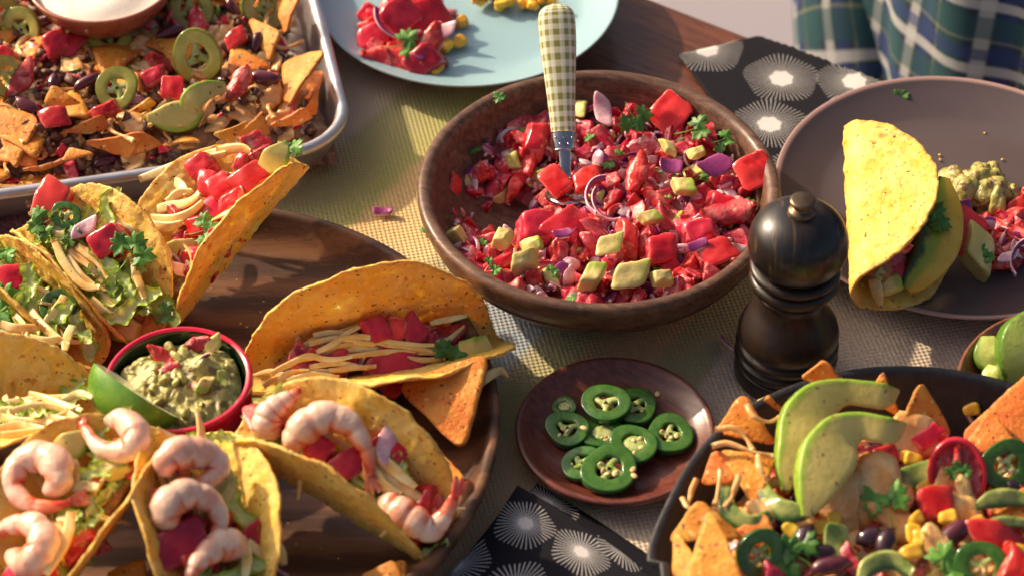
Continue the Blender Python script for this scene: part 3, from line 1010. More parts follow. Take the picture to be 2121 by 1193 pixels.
obj('dark_ring', mesh('dark_ring', V, F[:-2], gg_), gb)

# sour cream bowl (stands in the nachos)
SC = Vector((-24.9, 20.9, 2.6))
tc_ = mat('terracotta', (.36, .11, .060), (.30, .085, .05), .8, rough=.3, coat=.3, bump=.01, bs=4, vary=0)
V, F = revolve(rprof([(0, 0), (1.6, 0), (2.0, .1), (3.6, 1.5), (4.5, 3.1), (4.55, 3.42), (4.3, 3.46), (4.1, 3.1), (3, 1.6), (0, .8)], 3), 110)
obj('cream_bowl', mesh('cream_bowl', V, F, tc_), None, Matrix.Translation(SC), 'terracotta bowl of sour cream standing in the tray of nachos', 'bowl')
nr, na = 26, 90
V = []
for i in range(nr):
    for j in range(na):
        r, a = 4.02 * i / (nr - 1), 2 * pi * j / na
        V.append((r * cos(a), r * sin(a), 2.85 + .55 * cos(r / 4.1 * 1.5) + .16 * sin(a * 2 + r * 1.6) * (r / 4) * (1 - (r / 4.1) ** 4)))
obj('sour_cream', mesh('sour_cream', V, gridfaces(nr, na, False, True), M['cream']), None, Matrix.Translation(SC), 'white swirled sour cream in the terracotta bowl', 'sour cream')

# ------------------------------------------------------------------ pepper mill
millwood = wood('mill_wood', (.010, .005, .004), (.030, .014, .008), (5, 5, 1), .35, .34, .012, .12, worn=None)
tk = NT('mill_head_wood')
v0 = tk.coords((1, 1, 1), False)
a_ = tk.noise(tk.n('VectorMath', {0: v0, 1: (6, 1, 1)}, operation='MULTIPLY').outputs[0], .45, 5, .65, .4)
b_ = tk.noise(tk.n('VectorMath', {0: v0, 1: (9, 9, .4)}, operation='MULTIPLY').outputs[0], .8, 3, .6)
crk = tk.step(tk.noise(tk.n('VectorMath', {0: v0, 1: (3, .35, .35)}, operation='MULTIPLY').outputs[0], 1.0, 2, .5, .2), .62, .66)
crk2 = tk.step(tk.noise(tk.n('VectorMath', {0: v0, 1: (3, .35, .35)}, operation='MULTIPLY').outputs[0], 1.0, 2, .5, .2), .70, .66)
cr = tk.math('MULTIPLY', crk, crk2)
c_ = tk.mix(tk.step(a_, .4, .65), (.007, .005, .005), (.018, .010, .008))
c_ = tk.mix(tk.math('MULTIPLY', cr, .6), c_, (.11, .055, .022))
tk.lk(c_, 'Base Color')
tk.b.inputs['Roughness'].default_value = .36
tk.b.inputs['Coat Weight'].default_value = .18
tk.b.inputs['Coat Roughness'].default_value = .22
tk.lk(tk.n('Bump', {'Strength': .7, 'Distance': .02 * S, 'Height': a_}).outputs[0], 'Normal')
brass = mat('aged_brass', (.20, .135, .085), (.13, .085, .055), 1.5, rough=.32, metal=.9, bump=.006, bs=8, vary=0)
ml = thing('pepper_mill', 'dark turned wooden pepper mill with a brass knob beside the salsa bowl', 'pepper mill', (14.75, -6.6, 0))
prof = [(0, 0), (2.5, 0), (2.70, .12), (2.74, .4), (2.72, 1.0), (2.66, 1.18), (2.50, 1.24), (2.50, 1.30), (2.72, 1.38), (2.80, 1.6), (2.74, 1.86), (2.55, 1.96), (2.50, 2.02), (2.52, 2.08), (2.72, 2.16), (2.78, 2.4), (2.70, 2.62), (2.50, 2.72),
        (2.46, 2.78), (2.50, 2.84), (2.68, 2.95), (2.72, 3.25), (2.58, 3.8), (2.2, 4.5), (1.85, 5.1), (1.68, 5.6), (1.66, 5.95), (1.74, 6.12), (1.92, 6.2), (1.92, 6.3), (1.80, 6.36), (1.80, 6.44), (2.1, 6.62), (2.34, 6.9), (2.38, 7.15), (2.26, 7.38), (2.02, 7.46), (2.02, 7.54),
        (2.24, 7.62), (2.40, 7.82), (2.36, 8.05), (2.15, 8.16), (1.95, 8.2), (0, 8.25)]
V, F = revolve(rprof(prof, 2), 128)
obj('mill_body', mesh('mill_body', V, F, millwood), ml)
prof = [(0, 8.28), (2.0, 8.28), (2.15, 8.36), (2.42, 8.75), (2.60, 9.3), (2.62, 9.8), (2.45, 10.5), (2.1, 11.05), (1.5, 11.5), (.8, 11.72), (0, 11.75)]
V, F = revolve(rprof(prof, 3), 128)
obj('mill_head', mesh('mill_head', V, F, tk.m), ml)
prof = [(0, 11.6), (.72, 11.6), (.74, 11.8), (.66, 11.95), (.45, 12.05), (.42, 12.2), (.62, 12.32), (.68, 12.42), (.66, 12.55), (.5, 12.62), (0, 12.66)]
V, F = revolve(rprof(prof, 2), 64)
obj('knob', mesh('knob', V, F, brass), ml)

# ------------------------------------------------------------------ skillet
iron = mat('cast_iron', (.016, .015, .018), (.026, .024, .027), 2, rough=.42, bump=.05, bs=9, coat=.1, vary=0, spec=.5)
SK = Vector((20.2, -23.65, 0))
prof = rprof([(0, .05), (10.3, .05), (10.9, .2), (12.6, 3.2), (13.1, 4.3), (13.15, 4.6), (12.95, 4.68), (12.6, 4.55), (12.2, 3.4), (10.9, 1.1), (10.2, .5), (0, .45)], 3)
V, F = revolve(prof, 200)
ang = np.arctan2(V[:, 1], V[:, 0])
lip = np.exp(-((ang - radians(178)) / .2) ** 2) * np.clip((V[:, 2] - 2) / 2.5, 0, 1) * (np.hypot(V[:, 0], V[:, 1]) > 11)
V[:, :2] *= (1 + .045 * lip)[:, None]
V[:, 2] -= .35 * lip
obj('skillet', mesh('skillet', V, F, iron), None, Matrix.Translation(SK), 'black cast iron skillet full of loaded nachos in the bottom right corner', 'skillet')

# ------------------------------------------------------------------ aluminium tray
alu = NT('aluminium')
v0 = alu.coords((1, 1, 1), False)
nn = alu.noise(alu.n('VectorMath', {0: v0, 1: (.4, 1.5, 3)}, operation='MULTIPLY').outputs[0], 1.5, 5, .7)
alu.lk(alu.mix(nn, (.50, .48, .50), (.72, .69, .70)), 'Base Color')
alu.b.inputs['Metallic'].default_value = .92
alu.lk(alu.n('MapRange', {0: nn, 1: .3, 2: .7, 3: .30, 4: .48}).outputs[0], 'Roughness')
alu.lk(alu.n('Bump', {'Strength': .5, 'Distance': .01 * S, 'Height': alu.noise(v0, 5, 4)}).outputs[0], 'Normal')
TR = Matrix.Translation((-9.5, 9.45, 0)) @ Matrix.Rotation(radians(12.5), 4, 'Z')
TL, TWD, CR = 34.0, 24.0, 3.6      # tray spans local x -TL..0, y 0..TWD
path = []
for (cx, cy, a0) in ((-CR, CR, -90), (-CR, TWD - CR, 0), (-TL + CR, TWD - CR, 90), (-TL + CR, CR, 180)):
    for k in range(14):
        a = radians(a0 + 90 * k / 13)
        path.append((cx, cy, cos(a), sin(a)))
prof = rprof([(-2.2, .12), (-1.4, .1), (-.75, .3), (-.35, 2.2), (-.2, 2.75), (.08, 3.02), (.5, 2.9), (.55, 2.4), (.15, 2.3), (-.08, 2.3), (-.16, 2.2), (-.5, .15), (-1.2, -.0), (-2.2, .02)], 2)
V = np.array([[(cx + (CR + r) * nx, cy + (CR + r) * ny, z) for (r, z) in prof] for (cx, cy, nx, ny) in path]).reshape(-1, 3)
F = gridfaces(len(path), len(prof), True, False)
tray = thing('baking_tray', 'silver aluminium baking tray of loaded nachos in the top left corner', 'tray', M=TR)
obj('rolled_rim', mesh('tray_wall', V, F[:, ::-1], alu.m), tray)
V, F, _ = superbox(TL / 2 - 1.2, TWD / 2 - 1.2, .05, 14, 6, 0, 0, 0, 0)
obj('tray_base', mesh('tray_base', V + [-TL / 2, TWD / 2, .06], F, alu.m, False), tray)


# ------------------------------------------------------------------ tortilla chips
def chip_mesh(a, b, c, bend=.35, seed=0, n=16, th=.085, curl=0.0):
    """rounded, blistered, curved triangle between three corner points"""
    a, b, c = (np.array(p, float) for p in (a, b, c))
    nrm = np.cross(b - a, c - a)
    L = np.linalg.norm(b - a)
    nrm /= np.linalg.norm(nrm) + 1e-9
    if nrm @ np.array(TOCAM) < 0:
        nrm = -nrm
        b, c = c, b
    idx, P, w3 = {}, [], []
    for i in range(n + 1):
        for j in range(n + 1 - i):
            k = n - i - j
            u, v_, w_ = i / n, j / n, k / n
            idx[(i, j)] = len(P)
            cen = (a + b + c) / 3
            p = a * u + b * v_ + c * w_
            m = 27 * u * v_ * w_                   # bubble
            e = min(u, v_, w_)
            # round the corners, bow the sides a little
            mx = max(u, v_, w_)
            p = cen + (p - cen) * (1 - .16 * max(0, (mx - .80) / .20) ** 2)
            d = p - cen
            p = p + nrm * (bend * L * .30 * (1 - (np.linalg.norm(d) / (L * .62)) ** 2)) + nrm * curl * L * ((u - v_) ** 2)
            P.append(p)
            w3.append(1 - min(1, e * 9))
    P = np.array(P)
    w3 = np.array(w3)
    s0 = seed * 1.7
    P += nrm * (.13 * vn(P, .55, s0) + .06 * vn(P, 1.5, s0 + 1))[:, None]
    P += (.05 * np.stack([vn(P, 2.5, s0 + 3 + k) for k in range(3)], 1)) * w3[:, None]
    N = len(P)
    T = nrm * th * (1 + .35 * vn(P, 1.8, s0 + 8))[:, None]
    V = np.vstack([P + T, P - T])
    F = []
    for i in range(n):
        for j in range(n - i):
            F.append([idx[(i, j)], idx[(i + 1, j)], idx[(i, j + 1)]])
            if j < n - i - 1:
                F.append([idx[(i + 1, j)], idx[(i + 1, j + 1)], idx[(i, j + 1)]])
    F = F + [[x + N for x in f[::-1]] for f in F]
    ring = [idx[(i, 0)] for i in range(n + 1)] + [idx[(n - j, j)] for j in range(1, n + 1)] + [idx[(0, j)] for j in range(n - 1, 0, -1)]
    F += [[ring[i], ring[i] + N, ring[(i + 1) % len(ring)] + N, ring[(i + 1) % len(ring)]] for i in range(len(ring))]
    cen = V.mean(0)
    return V - cen, F, np.concatenate([w3, w3]), cen


NCHIP = [0]


def chip(pts, label, group=None, bend=.35, curl=0.0, mt='chip', n=16):
    NCHIP[0] += 1
    P = [at(*p) for p in pts]
    V, F, f, cen = chip_mesh(*P, bend=bend, seed=NCHIP[0], curl=curl, n=n)
    return obj('tortilla_chip', mesh('tortilla_chip', V, F, M[mt], f=f), None, Matrix.Translation(Vector(cen)), label, 'tortilla chip', group)


# ------------------------------------------------------------------ taco shells
def prof_pt(s_, b, r):
    if s_ < r * b:
        ph = s_ / r
        return r * sin(ph), r * (1 - cos(ph)), ph
    return r * sin(b) + (s_ - r * b) * cos(b), r * (1 - cos(b)) + (s_ - r * b) * sin(b), b


class Taco:
    def __init__(s, p, label, seed, th=.14, flap=False, dw=0.0):
        x, y, z, yaw, pitch, roll, ba, bb, r, R = p
        s.R, s.r, s.ba, s.bb = R, r, radians(ba), radians(bb)
        s.M = Matrix.Translation((x, y, z)) @ Euler((radians(roll), radians(pitch), radians(yaw)), 'XYZ').to_matrix().to_4x4()
        s.label, s.seed, s.dw = label, seed, dw
        nr, na = 44, 190
        aa = np.arange(na) * 2 * pi / na
        ring = np.stack([np.cos(aa), np.sin(aa), 0 * aa], 1)
        er = 1 + .007 * vn(ring, 2.5, seed) + .010 * vn(ring, 9, seed + 1) + .010 * vn(ring, 26, seed + 2)
        O, I, f = [], [], []
        for i in range(nr):
            rho = (i + .02) / (nr - 1 + .02)
            for j in range(na):
                u, v_ = rho * R * er[j] * cos(aa[j]), rho * R * er[j] * sin(aa[j])
                b = s.ba if v_ >= 0 else s.bb
                b = b + .03 * sin(u * .6 + seed) + .015 * sin(u * 1.9 + seed * 2) * abs(v_) / R
                yy, zz, ph = prof_pt(abs(v_), b, r)
                sg = 1 if v_ >= 0 else -1
                O.append((u, sg * yy, zz))
                I.append((0, -sg * sin(ph), cos(ph)))
                f.append(rho)
        O, I, f = np.array(O), np.array(I), np.array(f)
        if flap:
            k_ = np.clip((O[:, 0] / R - .35) / .6, 0, 1) ** 1.3 * np.clip(-O[:, 1] / 2.2, 0, 1)
            O[:, 0] += 1.7 * k_
            O[:, 2] += 1.0 * k_
        big = .06 * vn(O, .45, seed + 4) + .04 * vn(O, 1.1, seed + 5)
        bo = .05 * vn(O, 2.2, seed + 6) + .055 * vn(O, 4.5, seed + 7)
        bi = .05 * vn(O, 2.4, seed + 8) + .055 * vn(O, 4.5, seed + 9)
        A = O + I * (big + bo - th / 2)[:, None]
        B = O + I * (big + th / 2 + bi)[:, None]
        n = len(O)
        F1 = gridfaces(nr, na, False, True)
        o = (nr - 1) * na
        F = F1[:, ::-1].tolist() + (F1 + n).tolist() + [[o + j, o + (j + 1) % na, o + (j + 1) % na + n, o + j + n] for j in range(na)]
        F.append(list(range(na)))
        F.append([k + n for k in range(na)][::-1])
        s.o = obj('taco_shell', mesh('taco_shell', np.vstack([A, B]), F, M['shell'], f=np.concatenate([f, f])), None, s.M, label, 'taco shell')

    def width(s, w_):
        """y range inside the shell at height w"""
        out = []
        for b in (s.ba, s.bb):
            zb = s.r * (1 - cos(b))
            if w_ < zb:
                y = s.r * sin(math.acos(1 - w_ / s.r))
            else:
                y = s.r * sin(b) + (w_ - zb) / max(.2, sin(b)) * cos(b)
            out.append(y - .15)
        return -out[1], out[0]

    def ray(s, px, py, w_):
        """world point on the shell's filling level w under photo pixel"""
        w_ += s.dw
        Mi = s.M.inverted()
        o = Mi @ Vector(CAM)
        d = FW * FPX + RT * (px - PW / 2) - UP * (py - PH / 2)
        d = Mi.to_3x3() @ Vector(d)
        k = (w_ - o.z) / d.z
        return s.M @ (o + d * k)

    def nrm(s):
        return (s.M.to_3x3() @ Vector((0, 0, 1))).normalized()

    def bulk(s, w_, label, f=.8):
        w_ = max(.9, w_ + s.dw)
        lo, hi = s.width(w_)
        cz = w_ * .5
        V, F, _ = superbox(s.R * f, (hi - lo) / 2 * .86, w_ * .48, 2.6, 14, s.seed, 0, 0, 0)
        mid = (lo + hi) / 2
        k = np.clip((V[:, 2] / (w_ * .48) + 1) / 2, 0, 1)
        V[:, 1] = V[:, 1] * (.35 + .65 * k) + mid * k
        V[:, 2] += cz + .15
        V[:, 2] -= .0
        V += .16 * np.stack([fbm(V, 1.2, s.seed + j, 2) for j in range(3)], 1) * k[:, None]
        obj('packed_filling', mesh('packed_filling', V, F, M['filling']), None, s.M, label, None, None, 'stuff')

    def scatter(s, kind, n, w0, w1, group, lab, cat, uf=.8, along=False, sc_=1.0, ur=None):
        for _ in range(n // 2 if kind == 'tomato' else n):
            w_ = max(.5, random.uniform(w0, w1) + s.dw)
            lo, hi = s.width(w_)
            m = .5 * sc_
            u = random.uniform(*(ur or (-uf, uf))) * s.R
            y = random.uniform(lo + min(m, (hi - lo) * .4), hi - min(m, (hi - lo) * .4))
            T_ = s.M @ Matrix.Translation((u, y, w_))
            if along:
                R_ = Euler((random.uniform(-.6, .6), random.uniform(-.3, .3), random.gauss(0, .7))).to_matrix().to_4x4()
            else:
                R_ = rquat()
            place(kind, T_ @ R_ @ Matrix.Scale(sc_ * random.uniform(.75, 1.1), 4), lab, cat, group)


def at_taco(T_, kind, px, py, w_, label, cat, spin=0, s=1.0, tilt=None, group=None, var=None):
    p = T_.ray(px, py, w_)
    n = tilt if tilt is not None else (TOCAM * .5 + T_.nrm() * .6)
    return place(kind, face(p, n, spin, s), label, cat, group, var=var)


def rim_dir(pts):
    c = Vector((0, 0, 0))
    for i in range(1, len(pts) - 1):
        c += (pts[i] - pts[i - 1]).cross(pts[i + 1] - pts[i])
    return 1 if c.dot(TOCAM) > 0 else -1


def shrimp(pts, label, r=.85, group='cooked pink shrimp on the tacos', tail=True, nrm=None, red=0.0):
    r *= .83
    n, m = 60, 22
    sd_ = len(label) * 1.3
    nrm = np.array(TOCAM if nrm is None else nrm)
    V, F, t_, x = sweep([tuple(p) for p in pts], [.45 * r, .95 * r, 1.05 * r, .95 * r, .78 * r, .58 * r, .42 * r, .26 * r], [.4 * r, .85 * r, .95 * r, .86 * r, .7 * r, .5 * r, .36 * r, .22 * r], n, m, 2.0, up=nrm)
    side = rim_dir(pts)
    outer = np.clip(-side * x, 0, 1) if True else x
    C = V.reshape(n, m, 3).mean(1)
    seg = (np.sin(t_ * 2 * pi * 6.2) * .5 + .5)
    saw = (t_ * 6.2) % 1.0
    Cc = np.repeat(C, m, 0)
    V = Cc + (V - Cc) * (1 - .085 * np.exp(-((saw - .03) / .09) ** 2) - .085 * np.exp(-((saw - .97) / .09) ** 2) + .05 * np.sin(saw * pi))[:, None]
    # blunt front end
    V += .05 * np.stack([vn(V, 1.6, sd_ + k) for k in range(3)], 1)
    f = .26 + red + .40 * outer * (.7 + .5 * vn(V, 1.3, sd_)) + .34 * np.exp(-((saw - .9) / .16) ** 2) * (.35 + outer) + .10 * vn(V, .9, sd_ + 2) + .75 * np.clip((t_ - .70) / .3, 0, 1) ** 1.3
    root = obj('shrimp', mesh('shrimp_body', V, F, M['shrimp'], f=f), None, None, label, 'shrimp', group)
    if tail:
        d = C[-1] - C[-4]
        d /= np.linalg.norm(d)
        sx_ = np.cross(d, nrm)
        sx_ /= np.linalg.norm(sx_)
        ps = []
        for k in (-1, 0, 1):
            dd = d + sx_ * k * .32
            dd /= np.linalg.norm(dd)
            e = C[-1] - d * .25 * r
            q = sweep([e, e + dd * .55 * r, e + dd * 1.35 * r], [.12 * r, .26 * r, .10 * r], [.10 * r, .08 * r, .03 * r], 10, 10, 2.2, up=nrm)
            ps.append((q[0], q[1]))
        V, F, _ = join(ps)
        obj('tail', mesh('shrimp_tail', V, F, M['shtail']), root)
    return root


def strand(pts, label, group, a=.17, b=.08, mt='cheese'):
    P = [tuple(p) for p in pts]
    V, F, t_, x = sweep(P, [a * .8, a, a * .9, a * .6], [b, b, b, b * .7], 22, 8, 4, up=tuple(TOCAM), twist=random.uniform(-1, 1))
    V += .05 * np.stack([vn(V, 1.3, random.random() * 50) for k in range(3)], 1)
    return obj('cheese_strand', mesh('cheese_strand', V, F, M[mt]), None, None, label, 'cheese', group)


# ------------------------------------------------------------------ the tacos
TP = {
 'A': (-15.26, 0.06, 3.33, 49.5, -21.7, -12.2, 39, 64, 1.25, 5.89),
 'B': (-23.04, -1.80, 2.44, -43.7, 13.3, 21.3, 36, 91, 1.38, 5.25),
 'C': (-26.10, -3.90, 1.45, -43.4, 0.2, 0.7, 97, 74, 1.28, 5.3),
 'D': (-26.51, -12.93, 2.11, 5.8, -8.6, -11.6, 75, 30, 1.39, 5.56),
 'E': (-7.54, -6.98, 1.60, 13.7, -0.6, 25.1, 70, 64, 1.23, 6.77),
 'F': (-8.61, -17.66, 2.87, -27.8, 15.5, 17.8, 52, 92, 1.16, 6.16),
 'G': (-15.23, -20.89, 3.04, -77.7, 19.3, -25.7, 79, 36, 1.33, 5.63),
 'H': (-20.34, -20.19, 3.07, 56.6, -19.2, -6.5, 47, 58, 1.22, 5.76),
 'I': (18.87, 2.11, 3.43, -93.8, 2.8, -62.2, 45, 100, 1.40, 6.36),
}
TLAB = {
 'A': 'yellow taco shell holding diced tomato, its tip touching the tray rim',
 'B': 'yellow taco shell of lettuce and cilantro just behind the red guacamole bowl',
 'C': 'yellow taco shell at the left edge under the tray, filled with cheese and lettuce',
 'D': 'smooth golden taco shell at the left edge beside the lime wedge',
 'E': 'large wide open taco shell with cheese and tomato standing behind the shrimp tacos',
 'F': 'taco shell of shrimp and lettuce leaning toward the board rim beside the chips',
 'G': 'taco shell with shrimp at the bottom, second from the left corner',
 'H': 'taco shell with three shrimp in the bottom left corner',
 'I': 'pale yellow taco shell lying on its side on the grey plate',
}
T = {k: Taco(TP[k], TLAB[k], 3 + i * 11, flap=k == 'E', dw=dict(A=-.5, B=-.9, C=-.9, D=-1.0, F=-.45, G=-.5, H=-.5).get(k, 0)) for i, k in enumerate(TP)}
for k, lv in dict(A=1.9, B=1.9, C=2.2, D=1.7, E=1.2, F=1.9, G=1.9, H=1.9, I=2.2).items():
    T[k].bulk(lv, 'packed meat and vegetables inside the ' + TLAB[k][:60].split(' holding')[0].split(' of ')[0].split(' with ')[0] + {'A': ' by the tray', 'B': ' behind the red bowl', 'C': '', 'D': '', 'E': '', 'F': ' beside the chips', 'G': ' at the bottom', 'H': ' in the corner', 'I': ''}[k])

WH = {'A': 'in the tomato taco by the tray', 'B': 'in the lettuce taco behind the red bowl', 'C': 'in the taco at the left edge', 'D': 'in the taco beside the lime wedge',
      'E': 'in the large open cheese taco', 'F': 'in the shrimp taco beside the chips', 'G': 'in the shrimp taco at the bottom', 'H': 'in the corner shrimp taco', 'I': 'in the taco on the grey plate'}


def fillt(k, kind, n, w0, w1, lab, cat, **kw):
    T[k].scatter(kind, n, w0, w1, lab + 's ' + WH[k], lab + ' ' + WH[k], cat, **kw)


# A: tomato taco
fillt('A', 'tomato', 34, 1.6, 2.9, 'diced tomato piece', 'tomato', ur=(-.5, .85))
fillt('A', 'onion', 9, 2.0, 3.0, 'pink onion piece', 'onion', sc_=.8)
fillt('A', 'avo', 4, 1.6, 2.4, 'avocado cube', 'avocado')
fillt('A', 'cheese', 12, 2.0, 3.0, 'shredded cheese strand', 'cheese', along=True, ur=(-.6, .3))
for (x, y, w_, sp, s_) in [(418, 346, 3.2, 20, 1.15), (430, 380, 3.2, 80, 1.1), (463, 388, 3.0, 130, 1.2), (523, 372, 3.0, 40, 1.25), (482, 420, 2.9, 200, 1.25), (410, 470, 2.7, 10, 1.0), (500, 335, 3.0, 70, .9), (398, 530, 2.2, 0, .95), (440, 440, 2.7, 300, 1.1), (372, 500, 2.4, 300, .8)]:
    at_taco(T['A'], 'tomato', x, y, w_, 'diced tomato piece ' + WH['A'], 'tomato', sp, s_ * .78, group='diced tomato pieces ' + WH['A'])
for j, P_ in enumerate([[(290, 372), (345, 352), (400, 330), (452, 312)], [(305, 440), (345, 430), (392, 418), (415, 395)], [(310, 452), (360, 455), (395, 440), (420, 420)], [(330, 375), (332, 405), (326, 432)], [(300, 462), (340, 470), (378, 462)],
                        [(345, 420), (372, 402), (400, 395)], [(360, 345), (420, 330), (470, 318)], [(450, 312), (500, 308), (520, 315)], [(355, 372), (375, 385), (385, 402)], [(340, 355), (390, 350), (430, 335)]]):
    strand([T['A'].ray(x, y, 3.1 + .12 * (j % 3)) for x, y in P_], 'shredded cheese strand ' + WH['A'], 'shredded cheese strands ' + WH['A'], 0.29, .09)
at_taco(T['A'], 'cilantro', 414, 480, 3.3, 'cilantro leaf lying on the tomato in the taco by the tray', 'cilantro', 10, .8)
at_taco(T['A'], 'cilantro', 604, 325, 2.6, 'cilantro leaf at the far tip of the tomato taco', 'cilantro', 100, .8)


def avoslice(pts, wa, th, label, mt='avoslice', up=None, group=None, flip=1):
    P = [tuple(p) for p in pts]
    V, F, t_, x = sweep(P, wa, th, 44, 26, 7.0, up=tuple(up or TOCAM))
    side = flip
    V += .035 * np.stack([vn(V, .9, 5 + k) for k in range(3)], 1)
    f = np.clip(side * x * .5 + .5, 0, 1)
    return obj('avocado_slice', mesh('avocado_slice', V, F, M[mt], f=f, sharp=38), None, None, label, 'avocado', group)


avoslice([T['A'].ray(542, 352, 2.9), T['A'].ray(570, 330, 3.3), T['A'].ray(590, 302, 3.3)], [.3, .75, .3], [.3, .4, .2], 'green avocado wedge at the far end of the tomato taco')
avoslice([T['A'].ray(335, 518, 2.3), T['A'].ray(372, 516, 2.4), T['A'].ray(410, 500, 2.3)], [.2, .55, .2], [.2, .35, .2], 'avocado wedge low in the tomato taco', flip=1)

# B: lettuce taco
fillt('B', 'lettuce', 20, 1.5, 2.9, 'shredded lettuce ribbon', 'lettuce', along=True)
fillt('B', 'cheese', 14, 2.0, 3.1, 'shredded cheese strand', 'cheese', along=True)
fillt('B', 'beef', 16, 1.2, 2.2, 'ground beef crumble', 'beef')
for (kd, x, y, w_, sp, s_, lb, ct) in [
    ('tomato', 229, 502, 3.3, 20, 1.15, 'red tomato cube in the middle of the lettuce taco', 'tomato'),
    ('tomato', 105, 422, 3.0, 60, 1.45, 'large tomato wedge at the far end of the lettuce taco', 'tomato'),
    ('jal', 137, 446, 3.3, 20, .72, 'dark green jalapeno slice at the far end of the lettuce taco', 'jalapeno'),
    ('cilantro', 97, 460, 3.4, 200, 1.0, 'cilantro leaf below the tomato wedge in the lettuce taco', 'cilantro'),
    ('cilantro', 161, 498, 3.3, 150, .8, 'small cilantro leaf left of the tomato cube in the lettuce taco', 'cilantro'),
    ('cilantro', 266, 530, 3.7, 60, 1.25, 'large cilantro leaf below the tomato cube in the lettuce taco', 'cilantro'),
    ('cilantro', 328, 648, 2.6, 0, .8, 'cilantro leaf at the near end of the lettuce taco above the red bowl', 'cilantro'),
    ('onion', 175, 475, 3.3, 20, 1.1, 'white onion piece in the lettuce taco', 'onion'),
    ('lettuce', 222, 440, 3.0, 70, .95, 'curled lettuce leaf standing at the back of the lettuce taco', 'lettuce'),
    ('lettuce', 275, 640, 2.9, 20, 1.2, 'curled lettuce leaf at the near end of the lettuce taco', 'lettuce'),
    ('lettuce', 215, 540, 3.1, 110, .9, 'ruffled lettuce ribbon under the large cilantro leaf', 'lettuce'),
    ('lettuce', 262, 590, 3.1, 120, .8, 'ruffled yellow green lettuce below the large cilantro leaf', 'lettuce'),
    ('lettuce', 120, 490, 3.0, 110, 1.0, 'pale lettuce ribbon by the left wall of the lettuce taco', 'lettuce')]:
    at_taco(T['B'], kd, x, y, w_, lb, ct, sp, s_ * (.8 if kd in ('cilantro', 'lettuce') else 1))
for j, P_ in enumerate([[(128, 472), (150, 520), (185, 550), (200, 575)], [(160, 510), (200, 540), (225, 575)], [(112, 500), (130, 540), (170, 590), (205, 595)], [(225, 452), (255, 470), (285, 480)], [(190, 618), (215, 640), (240, 655)],
                        [(280, 565), (290, 590), (300, 618)], [(205, 575), (215, 610), (235, 640), (275, 655)], [(140, 530), (165, 570), (195, 592)], [(245, 470), (262, 500), (268, 520)]]):
    strand([T['B'].ray(x, y, 3.0 + .15 * (j % 3)) for x, y in P_], 'shredded cheese strand ' + WH['B'], 'shredded cheese strands ' + WH['B'], 0.26, .09)
avoslice([T['B'].ray(222, 650, 1.8), T['B'].ray(245, 675, 2.0), T['B'].ray(285, 690, 2.0)], [.3, .8, .5], [.3, .45, .3], 'avocado wedge sticking out below the lettuce taco', flip=1)

# C: left edge taco
fillt('C', 'lettuce', 14, 2.0, 3.2, 'shredded lettuce ribbon', 'lettuce', along=True)
fillt('C', 'cheese', 14, 2.2, 3.5, 'shredded cheese strand', 'cheese', along=True)
for (kd, x, y, w_, sp, s_, lb, ct) in [
    ('tomato', 18, 590, 3.6, 20, 1.1, 'red tomato cube at the left edge below the tray', 'tomato'),
    ('cilantro', 30, 636, 3.8, 200, 1.25, 'large cilantro leaf at the left edge of the photo', 'cilantro'),
    ('jal', 120, 635, 3.2, 40, .95, 'dark jalapeno slice in the taco at the left edge', 'jalapeno'),
    ('lettuce', 60, 605, 3.9, 110, .9, 'thick white lettuce rib in the taco at the left edge', 'lettuce'),
    ('lettuce', 55, 670, 3.4, 100, 1.0, 'green lettuce below the large cilantro leaf at the left edge', 'lettuce'),
    ('lettuce', 110, 690, 3.2, 50, 1.0, 'light green lettuce at the near end of the left edge taco', 'lettuce'),
    ('cilantro', 2, 545, 3.6, 90, .8, 'cilantro leaf cut off by the left edge above the tomato cube', 'cilantro')]:
    at_taco(T['C'], kd, x, y, w_, lb, ct, sp, s_)
for j, P_ in enumerate([[(133, 612), (118, 640), (92, 672)], [(62, 645), (95, 680), (140, 715)], [(0, 670), (40, 680), (90, 676)], [(2, 570), (40, 580), (75, 590)], [(150, 675), (140, 700), (135, 725)], [(60, 700), (90, 706), (125, 700)], [(30, 655), (50, 680), (55, 705)]]):
    strand([T['C'].ray(x, y, 3.7 + .12 * (j % 3)) for x, y in P_], 'shredded cheese strand ' + WH['C'], 'shredded cheese strands ' + WH['C'], 0.26, .09)

# D
fillt('D', 'lettuce', 20, 1.3, 2.7, 'shredded lettuce ribbon', 'lettuce', along=True)
for j, P_ in enumerate([[(0, 838), (60, 828), (150, 822)], [(0, 862), (50, 872), (110, 868), (165, 842)], [(20, 850), (90, 838), (140, 850)], [(0, 885), (50, 880), (120, 895)], [(60, 815), (110, 830), (170, 850)], [(100, 862), (150, 872), (190, 862)],
                        [(10, 820), (20, 850), (50, 875)], [(130, 830), (160, 815), (190, 822)], [(0, 900), (40, 896), (90, 888)], [(30, 825), (75, 838), (130, 842)], [(60, 850), (90, 870), (140, 885)], [(140, 855), (165, 870), (185, 880)], [(-10, 850), (40, 845), (95, 825)]]):
    strand([T['D'].ray(x, y, 2.8 + .15 * (j % 3)) for x, y in P_], 'shredded cheese strand ' + WH['D'], 'shredded cheese strands ' + WH['D'], 0.21, .08)

